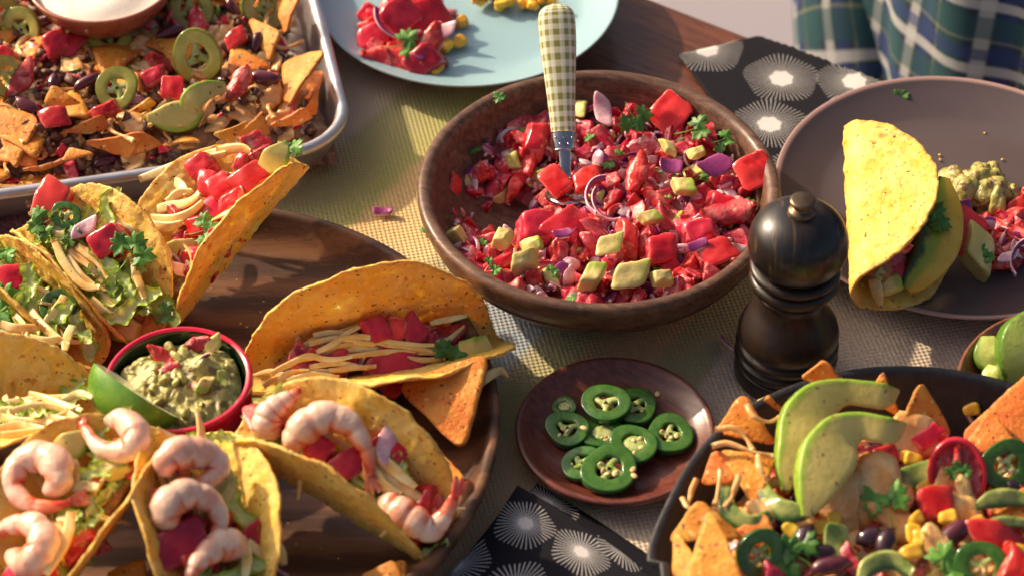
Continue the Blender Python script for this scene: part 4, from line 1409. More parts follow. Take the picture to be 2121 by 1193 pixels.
# E: large open taco
fillt('E', 'tomato', 24, .9, 1.6, 'diced tomato piece', 'tomato', ur=(-.55, .65))
fillt('E', 'onion', 8, 1.1, 1.8, 'pink onion piece', 'onion', sc_=.8)
fillt('E', 'cheese', 16, 1.1, 1.8, 'shredded cheese strand', 'cheese', along=True, ur=(-.85, .6))
for (x, y, w_, sp, s_) in [(780, 680, 2.1, 20, 1.0), (820, 684, 2.2, 80, 1.05), (855, 688, 2.2, 130, .9), (812, 752, 1.6, 40, 1.4), (700, 742, 1.8, 200, .9), (650, 748, 1.7, 10, .9), (770, 770, 1.4, 70, .8), (905, 738, 1.5, 0, .8)]:
    at_taco(T['E'], 'tomato', x, y, w_, 'diced tomato piece ' + WH['E'], 'tomato', sp, s_, group='diced tomato pieces ' + WH['E'])
for j, P_ in enumerate([[(600, 735), (650, 705), (700, 690), (755, 668)], [(610, 745), (680, 722), (740, 712), (780, 718)], [(640, 712), (700, 700), (760, 712), (800, 700)], [(560, 775), (610, 748), (650, 740)], [(700, 728), (780, 722), (850, 715), (930, 722)],
                        [(720, 738), (800, 730), (880, 730), (945, 735)], [(680, 768), (730, 762), (780, 758)], [(830, 782), (880, 778), (920, 775)], [(615, 728), (660, 735), (700, 720)], [(650, 695), (690, 688), (740, 690)], [(590, 790), (640, 775), (700, 780)],
                        [(700, 700), (760, 698), (830, 712), (900, 715)], [(545, 800), (570, 785), (610, 780)], [(890, 672), (930, 662), (968, 655)], [(640, 760), (700, 752), (760, 762)], [(600, 752), (640, 738), (690, 745), (730, 740)], [(690, 705), (735, 720), (790, 726), (850, 728)], [(620, 765), (660, 770), (720, 765)], [(740, 700), (800, 712), (860, 722), (910, 730)], [(655, 730), (690, 712), (720, 690), (745, 676)], [(580, 762), (625, 745), (665, 722)], [(830, 740), (870, 745), (920, 742)], [(575, 790), (600, 772), (640, 768)]]):
    strand([T['E'].ray(x, y, 2.0 + .12 * (j % 4)) for x, y in P_], 'shredded cheese strand ' + WH['E'], 'shredded cheese strands ' + WH['E'], .17, .07)
strand([at(985, 800, 2.9), at(1008, 780, 3.4), at(1035, 768, 3.3), at(1052, 782, 2.9)], 'thick cheese strand hanging over the board rim at the end of the open taco', None, .28, .12)
avoslice([T['E'].ray(950, 722, 2.0), T['E'].ray(985, 726, 2.1), T['E'].ray(1012, 712, 2.0)], [.4, .75, .5], [.3, .4, .3], 'avocado wedge at the right end of the large open taco', flip=-1)
at_taco(T['E'], 'cilantro', 925, 750, 2.2, 'cilantro leaf beside the avocado wedge in the large open taco', 'cilantro', 40, .9)

# F: shrimp taco
fillt('F', 'lettuce', 12, 1.6, 2.5, 'shredded lettuce ribbon', 'lettuce', along=True, sc_=.7)
fillt('F', 'cheese', 18, 1.9, 2.9, 'shredded cheese strand', 'cheese', along=True)
fillt('F', 'tomato', 16, 1.5, 2.5, 'diced tomato piece', 'tomato')
for (kd, x, y, w_, sp, s_, lb, ct) in [
    ('tomato', 715, 965, 3.0, 20, 1.1, 'dark red tomato piece below the large curled shrimp', 'tomato'),
    ('tomato', 663, 935, 2.9, 60, .85, 'small tomato cube left under the large curled shrimp', 'tomato'),
    ('tomato', 820, 920, 3.0, 60, 1.2, 'tomato piece against the back wall of the shrimp taco beside the chips', 'tomato'),
    ('onion', 797, 925, 3.4, 60, 1.2, 'white onion piece right of the large curled shrimp', 'onion'),
    ('lettuce', 832, 975, 3.1, 120, .55, 'bright green lettuce bit beside the half buried shrimp', 'lettuce'),
    ('lettuce', 750, 1003, 2.9, 120, .5, 'lettuce bit below the dark red tomato piece', 'lettuce'),
    ('lettuce', 690, 966, 2.8, 20, .45, 'small lettuce bit under the shrimp near the front wall', 'lettuce'),
    ('lettuce', 568, 815, 2.6, 20, .5, 'lettuce bit at the far end of the shrimp taco beside the chips', 'lettuce'),
    ('lettuce', 897, 1140, 2.2, 20, .5, 'green bit at the near tip of the shrimp taco beside the chips', 'lettuce')]:
    at_taco(T['F'], kd, x, y, w_, lb, ct, sp, s_)
for j, P_ in enumerate([[(780, 940), (800, 985), (850, 1020), (880, 1035)], [(765, 960), (790, 1000), (830, 1025)], [(770, 930), (820, 975), (860, 1010)], [(665, 905), (680, 895), (690, 890)], [(740, 950), (760, 985), (800, 1010)]]):
    strand([T['F'].ray(x, y, 3.1 + .12 * (j % 3)) for x, y in P_], 'shredded cheese strand ' + WH['F'], 'shredded cheese strands ' + WH['F'], 0.31, .10)
R_ = T['F'].ray
shrimp([R_(606, 932, 3.0), R_(615, 905, 3.4), R_(640, 878, 3.8), R_(680, 862, 4.0), R_(722, 876, 4.0), R_(748, 910, 3.9), R_(762, 945, 3.6), R_(768, 985, 3.4)], 'large curled shrimp in the middle of the taco beside the chips', .98)
shrimp([R_(572, 905, 2.6), R_(556, 880, 3.0), R_(560, 855, 3.3), R_(582, 835, 3.5), R_(605, 820, 3.6), R_(620, 805, 3.6)], 'shrimp standing at the far end of the taco beside the chips', .86, tail=False, red=.12)
shrimp([R_(790, 1035, 2.8), R_(812, 1050, 3.1), R_(840, 1066, 3.2), R_(868, 1085, 3.2), R_(895, 1095, 3.1), R_(915, 1075, 3.3), R_(932, 1048, 3.6), R_(944, 1022, 3.9)], 'shrimp with an upright red tail at the near tip of the taco by the chips', .95, red=.05)

# G: shrimp taco bottom
fillt('G', 'lettuce', 12, 1.6, 2.5, 'shredded lettuce ribbon', 'lettuce', along=True, sc_=.7)
fillt('G', 'cheese', 14, 1.9, 2.8, 'shredded cheese strand', 'cheese', along=True)
fillt('G', 'tomato', 14, 1.5, 2.5, 'diced tomato piece', 'tomato')
R_ = T['G'].ray
shrimp([R_(340, 985, 3.2), R_(345, 955, 3.6), R_(372, 938, 3.8), R_(412, 938, 3.8), R_(445, 952, 3.8), R_(448, 980, 3.7), R_(418, 1000, 3.6), R_(375, 1010, 3.5), R_(345, 1020, 3.3)], 'curled shrimp at the far end of the bottom shrimp taco', .92)
shrimp([R_(362, 1092, 3.0), R_(345, 1066, 3.5), R_(356, 1035, 3.8), R_(392, 1024, 3.9), R_(432, 1036, 3.9), R_(455, 1068, 3.8), R_(450, 1105, 3.5), R_(436, 1140, 3.3)], 'curled shrimp in the middle of the bottom shrimp taco', .95)
shrimp([R_(495, 1150, 2.9), R_(480, 1130, 3.4), R_(455, 1130, 3.6), R_(425, 1150, 3.7), R_(400, 1180, 3.6), R_(395, 1215, 3.4)], 'shrimp cut off by the bottom edge in the bottom shrimp taco', .9, tail=False)
for (kd, x, y, w_, sp, s_, lb, ct) in [
    ('lettuce', 498, 1065, 3.1, 100, .95, 'green lettuce leaf beside the middle shrimp of the bottom taco', 'lettuce'),
    ('tomato', 372, 1125, 2.9, 20, 1.5, 'large tomato slice below the middle shrimp of the bottom taco', 'tomato'),
    ('onionstrip', 560, 1145, 3.2, 100, .9, 'purple onion strip at the right of the bottom shrimp taco', 'onion'),
    ('tomato', 535, 1120, 3.0, 50, 1.1, 'red tomato piece at the right of the bottom shrimp taco', 'tomato'),
    ('avo', 460, 1010, 3.1, 50, .9, 'pale avocado cube between two shrimp of the bottom taco', 'avocado'),
    ('lettuce', 490, 1185, 3.0, 10, .8, 'yellow green lettuce at the bottom edge of the photo', 'lettuce')]:
    at_taco(T['G'], kd, x, y, w_, lb, ct, sp, s_)
for j, P_ in enumerate([[(480, 1110), (515, 1125), (545, 1155), (560, 1190)], [(545, 1105), (575, 1130), (590, 1170)], [(510, 1130), (512, 1165), (505, 1200)]]):
    strand([R_(x, y, 3.3 + .12 * (j % 3)) for x, y in P_], 'shredded cheese strand ' + WH['G'], 'shredded cheese strands ' + WH['G'], 0.26, .09)

# H: corner shrimp taco
fillt('H', 'lettuce', 16, 1.6, 2.6, 'shredded lettuce ribbon', 'lettuce', along=True, sc_=.8)
fillt('H', 'cheese', 16, 1.9, 2.8, 'shredded cheese strand', 'cheese', along=True)
fillt('H', 'tomato', 10, 1.5, 2.4, 'diced tomato piece', 'tomato')
R_ = T['H'].ray
shrimp([R_(98, 1018, 3.2), R_(122, 995, 3.7), R_(112, 958, 3.9), R_(75, 945, 3.9), R_(38, 965, 3.8), R_(28, 1005, 3.7), R_(55, 1040, 3.5), R_(105, 1050, 3.4), R_(150, 1038, 3.3)], 'large curled shrimp in the middle of the corner taco', .95)
shrimp([R_(222, 872, 3.2), R_(252, 870, 3.5), R_(282, 895, 3.6), R_(275, 925, 3.6), R_(242, 935, 3.5), R_(205, 925, 3.4), R_(180, 895, 3.3), R_(172, 880, 3.2)], 'curled shrimp at the far end of the corner taco below the lime wedge', .80)
shrimp([R_(20, 1150, 2.8), R_(60, 1165, 3.3), R_(90, 1135, 3.6), R_(80, 1095, 3.7), R_(40, 1085, 3.6), R_(5, 1095, 3.4), R_(-20, 1120, 3.2)], 'pale shrimp at the bottom left of the corner taco', .98, tail=False)
for (kd, x, y, w_, sp, s_, lb, ct) in [
    ('lettuce', 207, 973, 3.0, 30, .8, 'green lettuce leaf right of the large shrimp in the corner taco', 'lettuce'),
    ('lettuce', 180, 1030, 2.8, 110, .5, 'small lettuce leaf by the tail of the large shrimp in the corner taco', 'lettuce'),
    ('avo', 240, 965, 2.8, 30, .8, 'pale avocado cube below the far shrimp of the corner taco', 'avocado'),
    ('tomato', 65, 1185, 2.8, 30, 1.2, 'tomato piece at the bottom edge below the pale shrimp', 'tomato')]:
    at_taco(T['H'], kd, x, y, w_, lb, ct, sp, s_)
avoslice([R_(110, 935, 2.9), R_(145, 925, 3.1), R_(178, 900, 3.0)], [.3, .75, .3], [.3, .4, .3], 'green avocado wedge between the two far shrimp of the corner taco', flip=1)
for j, P_ in enumerate([[(150, 1010), (175, 1005), (205, 1008)], [(150, 955), (155, 975), (158, 1000)], [(150, 1060), (140, 1100), (120, 1150), (95, 1190)], [(128, 1070), (130, 1110), (118, 1150)], [(120, 1080), (125, 1130), (100, 1180)]]):
    strand([R_(x, y, 3.2 + .12 * (j % 3)) for x, y in P_], 'shredded cheese strand ' + WH['H'], 'shredded cheese strands ' + WH['H'], 0.29, .09)

# I: taco on the grey plate
T_ = T['I']
avoslice([at(1952, 378, 3.6), at(1948, 440, 3.6), at(1935, 510, 3.5), at(1905, 565, 3.2), at(1875, 598, 2.6)], [.35, 1.15, 1.3, .95, .4], [.4, .7, .75, .6, .4], 'big yellow avocado slice with dark skin in the taco on the grey plate', 'avodark', flip=1)
fillt('I', 'tomato', 16, 1.6, 3.2, 'diced tomato piece', 'tomato')
for (kd, x, y, z, sp, s_, lb, ct) in [
    ('tomato', 1838, 556, 3.2, 20, 1.2, 'orange red tomato piece at the open end of the plated taco', 'tomato'),
    ('avo', 1842, 588, 3.0, 20, 1.0, 'avocado chunk at the near end of the plated taco', 'avocado'),
    ('cilantro', 1920, 458, 4.7, 20, .95, 'cilantro leaf on the big avocado slice of the plated taco', 'cilantro'),
    ('tomato', 1985, 470, 2.6, 40, 1.3, 'tomato chunk behind the big avocado slice on the grey plate', 'tomato'),
    ('onion', 1995, 450, 2.9, 90, 1.2, 'pale onion piece right of the big avocado slice', 'onion'),
    ('avo', 2024, 515, 2.0, 70, 1.6, 'avocado chunk lying on the grey plate right of the taco', 'avocado'),
    ('cilantro', 2030, 535, 2.4, 70, .6, 'cilantro leaf on the avocado chunk on the grey plate', 'cilantro'),
    ('flake', 1866, 200, 1.35, 20, 1.0, 'lone green herb flake near the far rim of the grey plate', 'herb flake'),
    ('onionstrip', 2100, 520, 2.5, 60, .9, 'purple onion strip on the salsa of the grey plate', 'onion')]:
    place(kd, face(at(x, y, z), TOCAM + Vector((0, 0, .6)), sp, s_), lb, ct)
strand([at(1808, 575, 3.4), at(1815, 600, 3.4), at(1822, 632, 2.6)], 'cheese strand dangling from the near end of the plated taco', None, .36, .12)
strand([at(1818, 496, 5.2), at(1845, 492, 5.3), at(1872, 482, 5.2)], 'cheese strand stuck to the outside of the plated taco', None, .26, .08)
for k in range(26):
    p = at(random.gauss(2095, 28), random.gauss(480, 38), 1.0)
    p.z = 1.0 + random.uniform(0, 1.0)
    place('tomato' if k % 3 else 'wedge', Matrix.Translation(p) @ rquat() @ Matrix.Scale(random.uniform(.7, 1.1), 4), 'diced tomato piece in the salsa on the grey plate', 'tomato', 'diced tomato pieces on the grey plate')
for k in range(9):
    p = at(random.gauss(2090, 26), random.gauss(490, 34), 2.1)
    place('onion', Matrix.Translation(p) @ rquat() @ Matrix.Scale(.8, 4), 'purple onion piece in the salsa on the grey plate', 'onion', 'onion pieces on the grey plate')
ps = []
for k in range(46):
    p = at(random.gauss(2045, 30), random.gauss(405, 16), 1.0)
    p.z = .9 + random.uniform(0, 1.3)
    V, F = blob(.85, .75, .5, 3, .35, 1.2, k, 3)
    ps.append((xf(V, Matrix.Translation(p) @ rquat()), F))
V, F, _ = join(ps)
obj('guacamole', mesh('guacamole_heap', V, F, M['guac']), None, None, 'chunky guacamole heap behind the salsa on the grey plate', 'guacamole', None, 'stuff')
for k in range(14):
    p = at(random.uniform(1780, 2100), random.uniform(230, 420), .75)
    if (Vector((p.x - GP.x, p.y - GP.y)).length < 7):
        V, F = blob(.10, .08, .06, 1, .2, 3, k)
        obj('taco_crumb', mesh('taco_crumb', V, F, M['shell'], f=np.zeros(len(V))), None, Matrix.Translation(p + Vector((0, 0, -.03))), 'tiny taco crumb scattered on the grey plate', 'crumb', 'taco crumbs on the grey plate')

# ------------------------------------------------------------------ chips on the board
chip([(815, 800, 3.6), (1020, 732, 4.6), (962, 944, 3.0)], 'large triangular orange chip resting on the board rim', bend=.18)
chip([(875, 905, 3.2), (972, 998, 3.3), (900, 1012, 3.0)], 'chip corner showing below the large triangular chip', bend=.1)
chip([(740, 1195, 2.6), (820, 1158, 3.2), (850, 1230, 2.6)], 'chip at the bottom edge left of the folded napkin', bend=.3)
chip([(800, 1170, 2.2), (838, 1158, 3.0), (846, 1230, 2.2)], 'narrow chip tucked beside another at the bottom edge of the board', bend=.3)
chip([(215, 1190, 2.2), (305, 1155, 3.0), (300, 1240, 2.2)], 'chip between the two shrimp tacos at the bottom edge', bend=.2)

# ------------------------------------------------------------------ guacamole and lime
ps = []
nr, na = 60, 170
V = []
for i in range(nr):
    for j in range(na):
        r, a = 3.2 * i / (nr - 1), 2 * pi * j / na
        V.append((r * cos(a), r * sin(a), 2.6 + .7 * (1 - (r / 3.3) ** 2)))
V = np.array(V)
V[:, 2] += .30 * fbm(V, .8, 4, 4) + .26 * np.abs(vn(V, 1.7, 7)) + .05 * vn(V, 5, 2) + .55 * np.exp(-((V[:, 0] - 1.3) ** 2 + (V[:, 1] - 1.2) ** 2) / 1.5)
ps.append((V, gridfaces(nr, na, False, True)))
for k in range(34):
    r, a = 2.9 * sqrt(random.random()), random.uniform(0, 2 * pi)
    s_ = random.choice([.22, .3, .4, .5])
    V, F = blob(s_, s_ * random.uniform(.6, 1), s_ * .5, 3, .25, 1.2, k, 2)
    hx = .55 * math.exp(-((r * cos(a) - 1.3) ** 2 + (r * sin(a) - 1.2) ** 2) / 1.5)
    ps.append((xf(V, Matrix.Translation((r * cos(a), r * sin(a), 2.55 + .95 * (1 - (r / 3.4) ** 2) + hx + random.uniform(-.12, .1))) @ rquat()), F))
V, F, _ = join(ps)
obj('guacamole', mesh('guacamole', V, F, M['guac']), None, Matrix.Translation(GB), 'chunky green guacamole heaped in the small red bowl', 'guacamole', None, 'stuff')
M['gtom'] = mat('guac_tomato', (.40, .12, .06), (.45, .20, .08), 1.5, rough=.2, coat=.4, bump=.05, bs=4, sss=.2)
for (x, y, s_, kd, lb, ct) in [(335, 738, .7, 'wedge', 'pinkish tomato piece at the left of the guacamole', 'tomato'), (345, 770, .6, 'wedge', 'tomato piece standing in the centre of the guacamole', 'tomato'), (405, 715, .7, 'wedge', 'tomato piece at the back of the guacamole', 'tomato'),
                               (405, 765, .6, 'onionstrip', 'bright purple onion strip on the guacamole', 'onion'), (362, 762, .5, 'onion', 'purple onion bit in the middle of the guacamole', 'onion'), (462, 782, .5, 'pepper', 'small green pepper bit at the right of the guacamole', 'pepper'),
                               (425, 795, .6, 'avo', 'yellow avocado lump at the front of the guacamole', 'avocado'), (440, 712, .55, 'avo', 'yellow avocado lump at the back of the guacamole', 'avocado')]:
    place(kd, face(at(x, y, GB.z + 3.45), TOCAM, random.uniform(0, 360), s_), lb, ct)
# lime: half ellipsoid leaning on the rim
a, b = at(203, 752, 5.4), at(364, 862, 4.6)
ax = (b - a).normalized()
nn_ = (Vector(UP) * .85 + Vector(RT) * .55 + TOCAM * -.02)
nn_ = (nn_ - ax * nn_.dot(ax)).normalized()
yy_ = nn_.cross(ax)
Rm = Matrix((ax, yy_, nn_)).transposed().to_4x4()
nt, npn = 40, 30
V, mi = [], []
La, Lb, Lc = (b - a).length / 2, 1.75, 2.15
for i in range(nt):
    for j in range(npn):
        th, ph = pi * i / (nt - 1), pi + pi * j / (npn - 1)
        ex = abs(sin(th)) ** .85
        V.append((-La * cos(th) * (1 + .04 * (1 - abs(sin(th))) ** 2), Lb * ex * cos(ph), Lc * ex * sin(ph)))
V = np.array(V)
lime = thing('lime_wedge', 'green lime wedge resting on the rim of the red guacamole bowl', 'lime', M=Matrix.Translation((a + b) / 2) @ Rm)
obj('peel', mesh('lime_peel', V, gridfaces(nt, npn), M['lime']), lime)
V2 = [(0, 0, -.18)]
for i in range(60):
    th = 2 * pi * i / 60
    V2.append((-La * cos(th) * .985, Lb * np.sign(sin(th)) * abs(sin(th)) ** .85 * .985, -.02))
obj('cut_face', mesh('lime_face', V2, [[0, i + 1, (i + 1) % 60 + 1] for i in range(60)], M['limeflesh'], False), lime)

# ------------------------------------------------------------------ salsa in the wooden bowl
def hsalsa(x, y):
    r = sqrt(x * x + y * y)
    h = 2.9 + .55 * math.exp(-((x - 4.5) ** 2 + (y + .5) ** 2) / 20) + .5 * math.exp(-((x + .5) ** 2 + (y + 3.2) ** 2) / 9) + .9 * (r / 9) ** 4
    h += .5 * math.exp(-((x - 5.5) ** 2 + (y - 3.5) ** 2) / 9)
    d = ((x + 5.3) / 2.9) ** 2 + ((y - 1.1) / 2.7) ** 2
    return h - 2.9 * math.exp(-d)


nr, na = 40, 120
V = []
for i in range(nr):
    for j in range(na):
        r, a = 8.45 * i / (nr - 1), 2 * pi * j / na
        V.append((r * cos(a), r * sin(a), hsalsa(r * cos(a), r * sin(a)) - .55))
V = np.array(V)
V[:, 2] += .16 * fbm(V, 1.3, 2)
obj('salsa_pulp', mesh('salsa_pulp', V, gridfaces(nr, na, False, True), M['tdeep']), None, Matrix.Translation(SB), 'wet red salsa pulp between the diced vegetables in the wooden bowl', 'salsa', None, 'stuff')
pts_ = []
tries = 0
while len(pts_) < 440 and tries < 40000:
    tries += 1
    r, a = 8.5 * sqrt(random.random()), random.uniform(0, 2 * pi)
    x, y = r * cos(a), r * sin(a)
    d = ((x + 5.1) / 2.8) ** 2 + ((y - .9) / 2.6) ** 2
    if d < 1 and random.random() > .05:
        continue
    if all((x - q[0]) ** 2 + (y - q[1]) ** 2 > .60 ** 2 for q in pts_):
        pts_.append((x, y))
LOW = {'tomato': [], 'onion': []}


def low(kind, Mx):
    me = random.choice(LIB[kind])[0][1]
    co = np.empty(len(me.vertices) * 3)
    me.vertices.foreach_get('co', co)
    fa = None
    if 'f' in me.attributes:
        fa = np.empty(len(me.vertices), np.float32)
        me.attributes['f'].data.foreach_get('value', fa)
    LOW[kind].append((xf(co.reshape(-1, 3) * 100, Mx), [list(p.vertices) for p in me.polygons], fa))


for k, (x, y) in enumerate(pts_):
    dz = random.uniform(-.5, .25)
    z = hsalsa(x, y) + dz
    u = random.random()
    Mx = Matrix.Translation(SB + Vector((x, y, z))) @ rquat()
    if dz < -.18 and u < .85:
        low('tomato' if u < .52 else 'onion', Mx @ Matrix.Scale(random.uniform(.55, 1.0), 4))
        continue
    if u < .50:
        place('tomato' if random.random() < .85 else 'wedge', Mx @ Matrix.Scale(random.uniform(.55, 1.0), 4), 'diced red tomato piece in the wooden salsa bowl', 'tomato', 'diced tomato pieces in the salsa bowl')
    elif u < .85:
        place('onion', Mx @ Matrix.Scale(random.uniform(.55, 1.05), 4), 'chopped purple onion piece in the wooden salsa bowl', 'onion', 'chopped onion pieces in the salsa bowl')
    elif u < .90:
        place('onionstrip', Mx @ Matrix.Scale(random.uniform(.4, .7), 4), 'curved purple onion sliver in the wooden salsa bowl', 'onion', 'onion slivers in the salsa bowl')
    elif u < .94:
        place('avo', Mx @ Matrix.Scale(random.uniform(.6, .9), 4), 'small avocado cube among the tomato in the salsa bowl', 'avocado', 'small avocado cubes in the salsa bowl')
    else:
        place('flake', Matrix.Translation(SB + Vector((x, y, hsalsa(x, y) + .35))) @ Euler((random.uniform(-.6, .6), random.uniform(-.6, .6), random.uniform(0, 6))).to_matrix().to_4x4() @ Matrix.Scale(random.uniform(.5, 1.0), 4), 'chopped cilantro flake in the wooden salsa bowl', 'cilantro', 'cilantro flakes in the salsa bowl')
for kd, lb in (('tomato', 'small tomato dice packed between the larger pieces in the wooden bowl'), ('onion', 'small purple onion bits packed between the larger pieces in the wooden bowl')):
    V, F, f = join(LOW[kd])
    obj('diced_' + kd, mesh('diced_' + kd, V, F, M[kd], f=f), None, None, lb, kd, None, 'stuff')
ps, ps2 = [], []
for k in range(420):
    r, a = 8.2 * sqrt(random.random()), random.uniform(0, 2 * pi)
    x, y = r * cos(a), r * sin(a)
    z = hsalsa(x, y) + random.uniform(-.25, .45)
    V, F = ico(1)
    if k % 2:
        ps.append((xf(V * [.11, .07, .035], Matrix.Translation(SB + Vector((x, y, z))) @ rquat()), F))
    else:
        V, F = cubegrid(1)
        ps2.append((xf(V * [random.uniform(.1, .26), random.uniform(.08, .2), .05], Matrix.Translation(SB + Vector((x, y, z))) @ rquat()), F))
V, F, _ = join(ps)
obj('tomato_seeds', mesh('tomato_seeds', V, F, M['seed']), None, None, 'pale tomato seeds strewn over the salsa in the wooden bowl', 'seeds', None, 'stuff')
V, F, _ = join(ps2)
obj('minced_onion', mesh('minced_onion', V, F, M['onion'], f=vn(V, 1.0, 3) * .5 + .3), None, None, 'finely minced pink onion strewn over the salsa in the wooden bowl', 'onion', None, 'stuff')
# crumbs on the board and the cloth
ps = []
for k in range(140):
    V, F = ico(1)
    s_ = random.uniform(.03, .10)
    if k % 4:
        r, a = 14 * sqrt(random.random()), random.uniform(0, 2 * pi)
        p = BD + Vector((r * cos(a), r * sin(a), 1.24))
    else:
        p = at(random.uniform(600, 2100), random.uniform(250, 1100), .0)
        if any((p.x - q.x) ** 2 + (p.y - q.y) ** 2 < w_ ** 2 for q, w_ in ((SB, 10), (SP, 5.5), (GP, 10.5), (SK, 13), (BD, 16.5), (BP, 9.7))):
            continue
    ps.append((xf(V * [s_, s_ * .7, s_ * .4], Matrix.Translation(p) @ Matrix.Rotation(random.uniform(0, 6), 4, 'Z')), F))
V, F, _ = join(ps)
obj('crumbs', mesh('crumbs', V, F, M['shell'], f=np.zeros(len(V))), None, None, 'tiny yellow taco crumbs strewn over the board and cloth', 'crumbs', None, 'stuff')
TN = 'tomato'
for (kd, x, y, z, sp, s_, lb, ct) in [
    (TN, 1562, 352, 4.9, 20, 1.45, 'largest red tomato chunk at the right rim of the salsa bowl', 'tomato'),
    ('wedge', 1510, 438, 4.6, 5, 1.55, 'long red tomato wedge below the chunk at the right rim', 'tomato'),
    (TN, 1108, 290, 4.0, 80, 1.55, 'orange tomato block left of the spoon handle', 'tomato'),
    (TN, 1150, 375, 4.0, 120, 1.5, 'red tomato block just below the spoon shank', 'tomato'),
    (TN, 1215, 370, 4.2, 20, 1.2, 'flat red tomato piece right of the spoon shank', 'tomato'),
    ('wedge', 1320, 360, 4.4, 70, 1.3, 'upright red tomato wedge in the middle of the bowl', 'tomato'),
    (TN, 1110, 475, 3.9, 10, 1.5, 'broad red tomato slab in the lower left of the salsa', 'tomato'),
    (TN, 1180, 470, 4.0, 50, 1.5, 'glossy red tomato slab under the onion slivers', 'tomato'),
    (TN, 1302, 493, 4.2, 80, 1.3, 'red tomato cube right of the pale avocado cube', 'tomato'),
    (TN, 1365, 520, 4.1, 95, 1.5, 'tall red tomato piece near the front rim', 'tomato'),
    (TN, 1450, 480, 4.3, 15, 1.7, 'big red tomato chunk beside the pepper mill', 'tomato'),
    (TN, 1480, 525, 4.2, 25, 1.5, 'red tomato chunk by the front rim next to the mill', 'tomato'),
    (TN, 1385, 232, 4.4, 40, 1.5, 'red tomato chunk near the far rim of the bowl', 'tomato'),
    (TN, 1040, 545, 3.9, 30, 1.1, 'pale orange tomato cube at the lower left rim', 'tomato'),
    ('onion', 1480, 345, 4.9, 30, 2.0, 'large purple onion slab beside the big tomato chunk', 'onion'),
    ('onion', 1250, 235, 3.9, 90, 1.8, 'large pale onion petal behind the spoon', 'onion'),
    ('onion', 1388, 345, 4.6, 0, 1.4, 'white glossy onion cube right of the centre', 'onion'),
    ('onion', 1445, 510, 4.6, 20, 1.1, 'onion flake with purple edge near the mill', 'onion'),
    ('onion', 1050, 490, 4.0, 80, 1.0, 'purple onion piece at the lower left', 'onion'),
    ('onionstrip', 1215, 400, 4.6, 80, 1.2, 'long purple onion sliver left of centre', 'onion'),
    ('onionstrip', 1240, 440, 4.6, 130, 1.1, 'long purple onion sliver pointing to the front', 'onion'),
    ('onion', 1165, 485, 4.5, 20, .95, 'purple edged onion chip on the red tomato slab', 'onion'),
    ('onion', 1160, 555, 4.5, 50, .9, 'purple striped onion chip near the front rim', 'onion'),
    ('avo', 1415, 388, 4.7, 10, 1.35, 'rounded yellow avocado cube right of centre', 'avocado'),
    ('avo', 1258, 510, 4.6, 5, 1.35, 'pale green avocado cube in the front of the salsa', 'avocado'),
    ('avo', 1040, 492, 4.4, 80, 1.15, 'yellow avocado stick at the lower left of the salsa', 'avocado'),
    ('avo', 1105, 508, 4.4, 30, 1.15, 'yellow avocado piece beside the lower left stick', 'avocado'),
    ('avo', 1083, 540, 4.5, 15, 1.3, 'long yellow avocado piece lying on the lower left rim', 'avocado'),
    ('avo', 1226, 575, 4.6, 80, 1.5, 'yellow avocado cube against the front rim left of the ragged one', 'avocado'),
    ('avo', 1300, 572, 4.6, 0, 1.75, 'ragged olive avocado lump against the front rim', 'avocado'),
    ('avo', 1372, 575, 4.6, 20, 1.1, 'yellow avocado cube at the front rim right of the ragged lump', 'avocado'),
    ('avo', 1445, 315, 4.7, 30, 1.0, 'slim yellow avocado stick near the purple slab', 'avocado'),
    ('avo', 1385, 305, 4.6, 100, .9, 'small upright avocado stick behind the white onion cube', 'avocado'),
    ('avo', 1345, 452, 4.6, 30, 1.1, 'avocado piece with green skin in the middle of the salsa', 'avocado'),
    ('cilantro', 1430, 270, 5.0, 10, 1.15, 'light green cilantro leaf near the far right of the bowl', 'cilantro'),
    ('cilantro', 1310, 238, 4.8, 300, 1.1, 'dark cilantro leaf near the far rim of the bowl', 'cilantro'),
    ('cilantro', 1495, 290, 4.9, 30, .8, 'cilantro leaf beside the far right rim', 'cilantro'),
    ('cilantro', 1140, 565, 4.7, 30, .5, 'tiny cilantro leaf at the front of the salsa', 'cilantro'),
    ('flake', 1033, 203, 5.35, 10, 1.1, 'green herb flake on the far left rim of the wooden bowl', 'herb flake'),
    ('flake', 1025, 560, 5.35, 10, 1.0, 'herb flake on the near left rim of the wooden bowl', 'herb flake'),
    ('flake', 1012, 541, 5.35, 50, .7, 'smaller herb flake beside another on the near left rim', 'herb flake')]:
    place(kd, face(at(x, y, z), TOCAM * .6 + Vector((0, 0, .7)) + Vector((random.uniform(-.25, .25), random.uniform(-.25, .25), 0)), sp, s_ * (.62 if kd == 'avo' else .76)), lb, ct)

# serving spoon
t = NT('gingham_handle')
uv = t.n('UVMap').outputs[0]
s_ = t.n('SeparateXYZ', {0: uv}).outputs
ba_ = t.step(t.math('SINE', t.math('MULTIPLY', s_[0], 2 * pi * 13)), -.15, .15)
bb_ = t.step(t.math('SINE', t.math('MULTIPLY', s_[1], 2 * pi * 15)), -.15, .15)
amt = t.math('MULTIPLY', t.math('ADD', ba_, bb_), .5)
col = t.mix(amt, (.84, .80, .62), (.42, .40, .11))
col = t.mix(t.math('MULTIPLY', t.math('MULTIPLY', ba_, bb_), .6), col, (.20, .20, .035))
t.lk(col, 'Base Color')
t.b.inputs['Roughness'].default_value = .18
t.b.inputs['Coat Weight'].default_value = .5
steel = mat('steel', (.55, .52, .52), (.42, .40, .42), 1, rough=.2, metal=1.0, vary=0)
h0, h1 = at(1167, 276, 4.9), at(1151, 10, 9.6)
d_ = (h1 - h0)
spoon = thing('serving_spoon', 'serving spoon with a green and cream checked handle standing in the salsa', 'spoon')
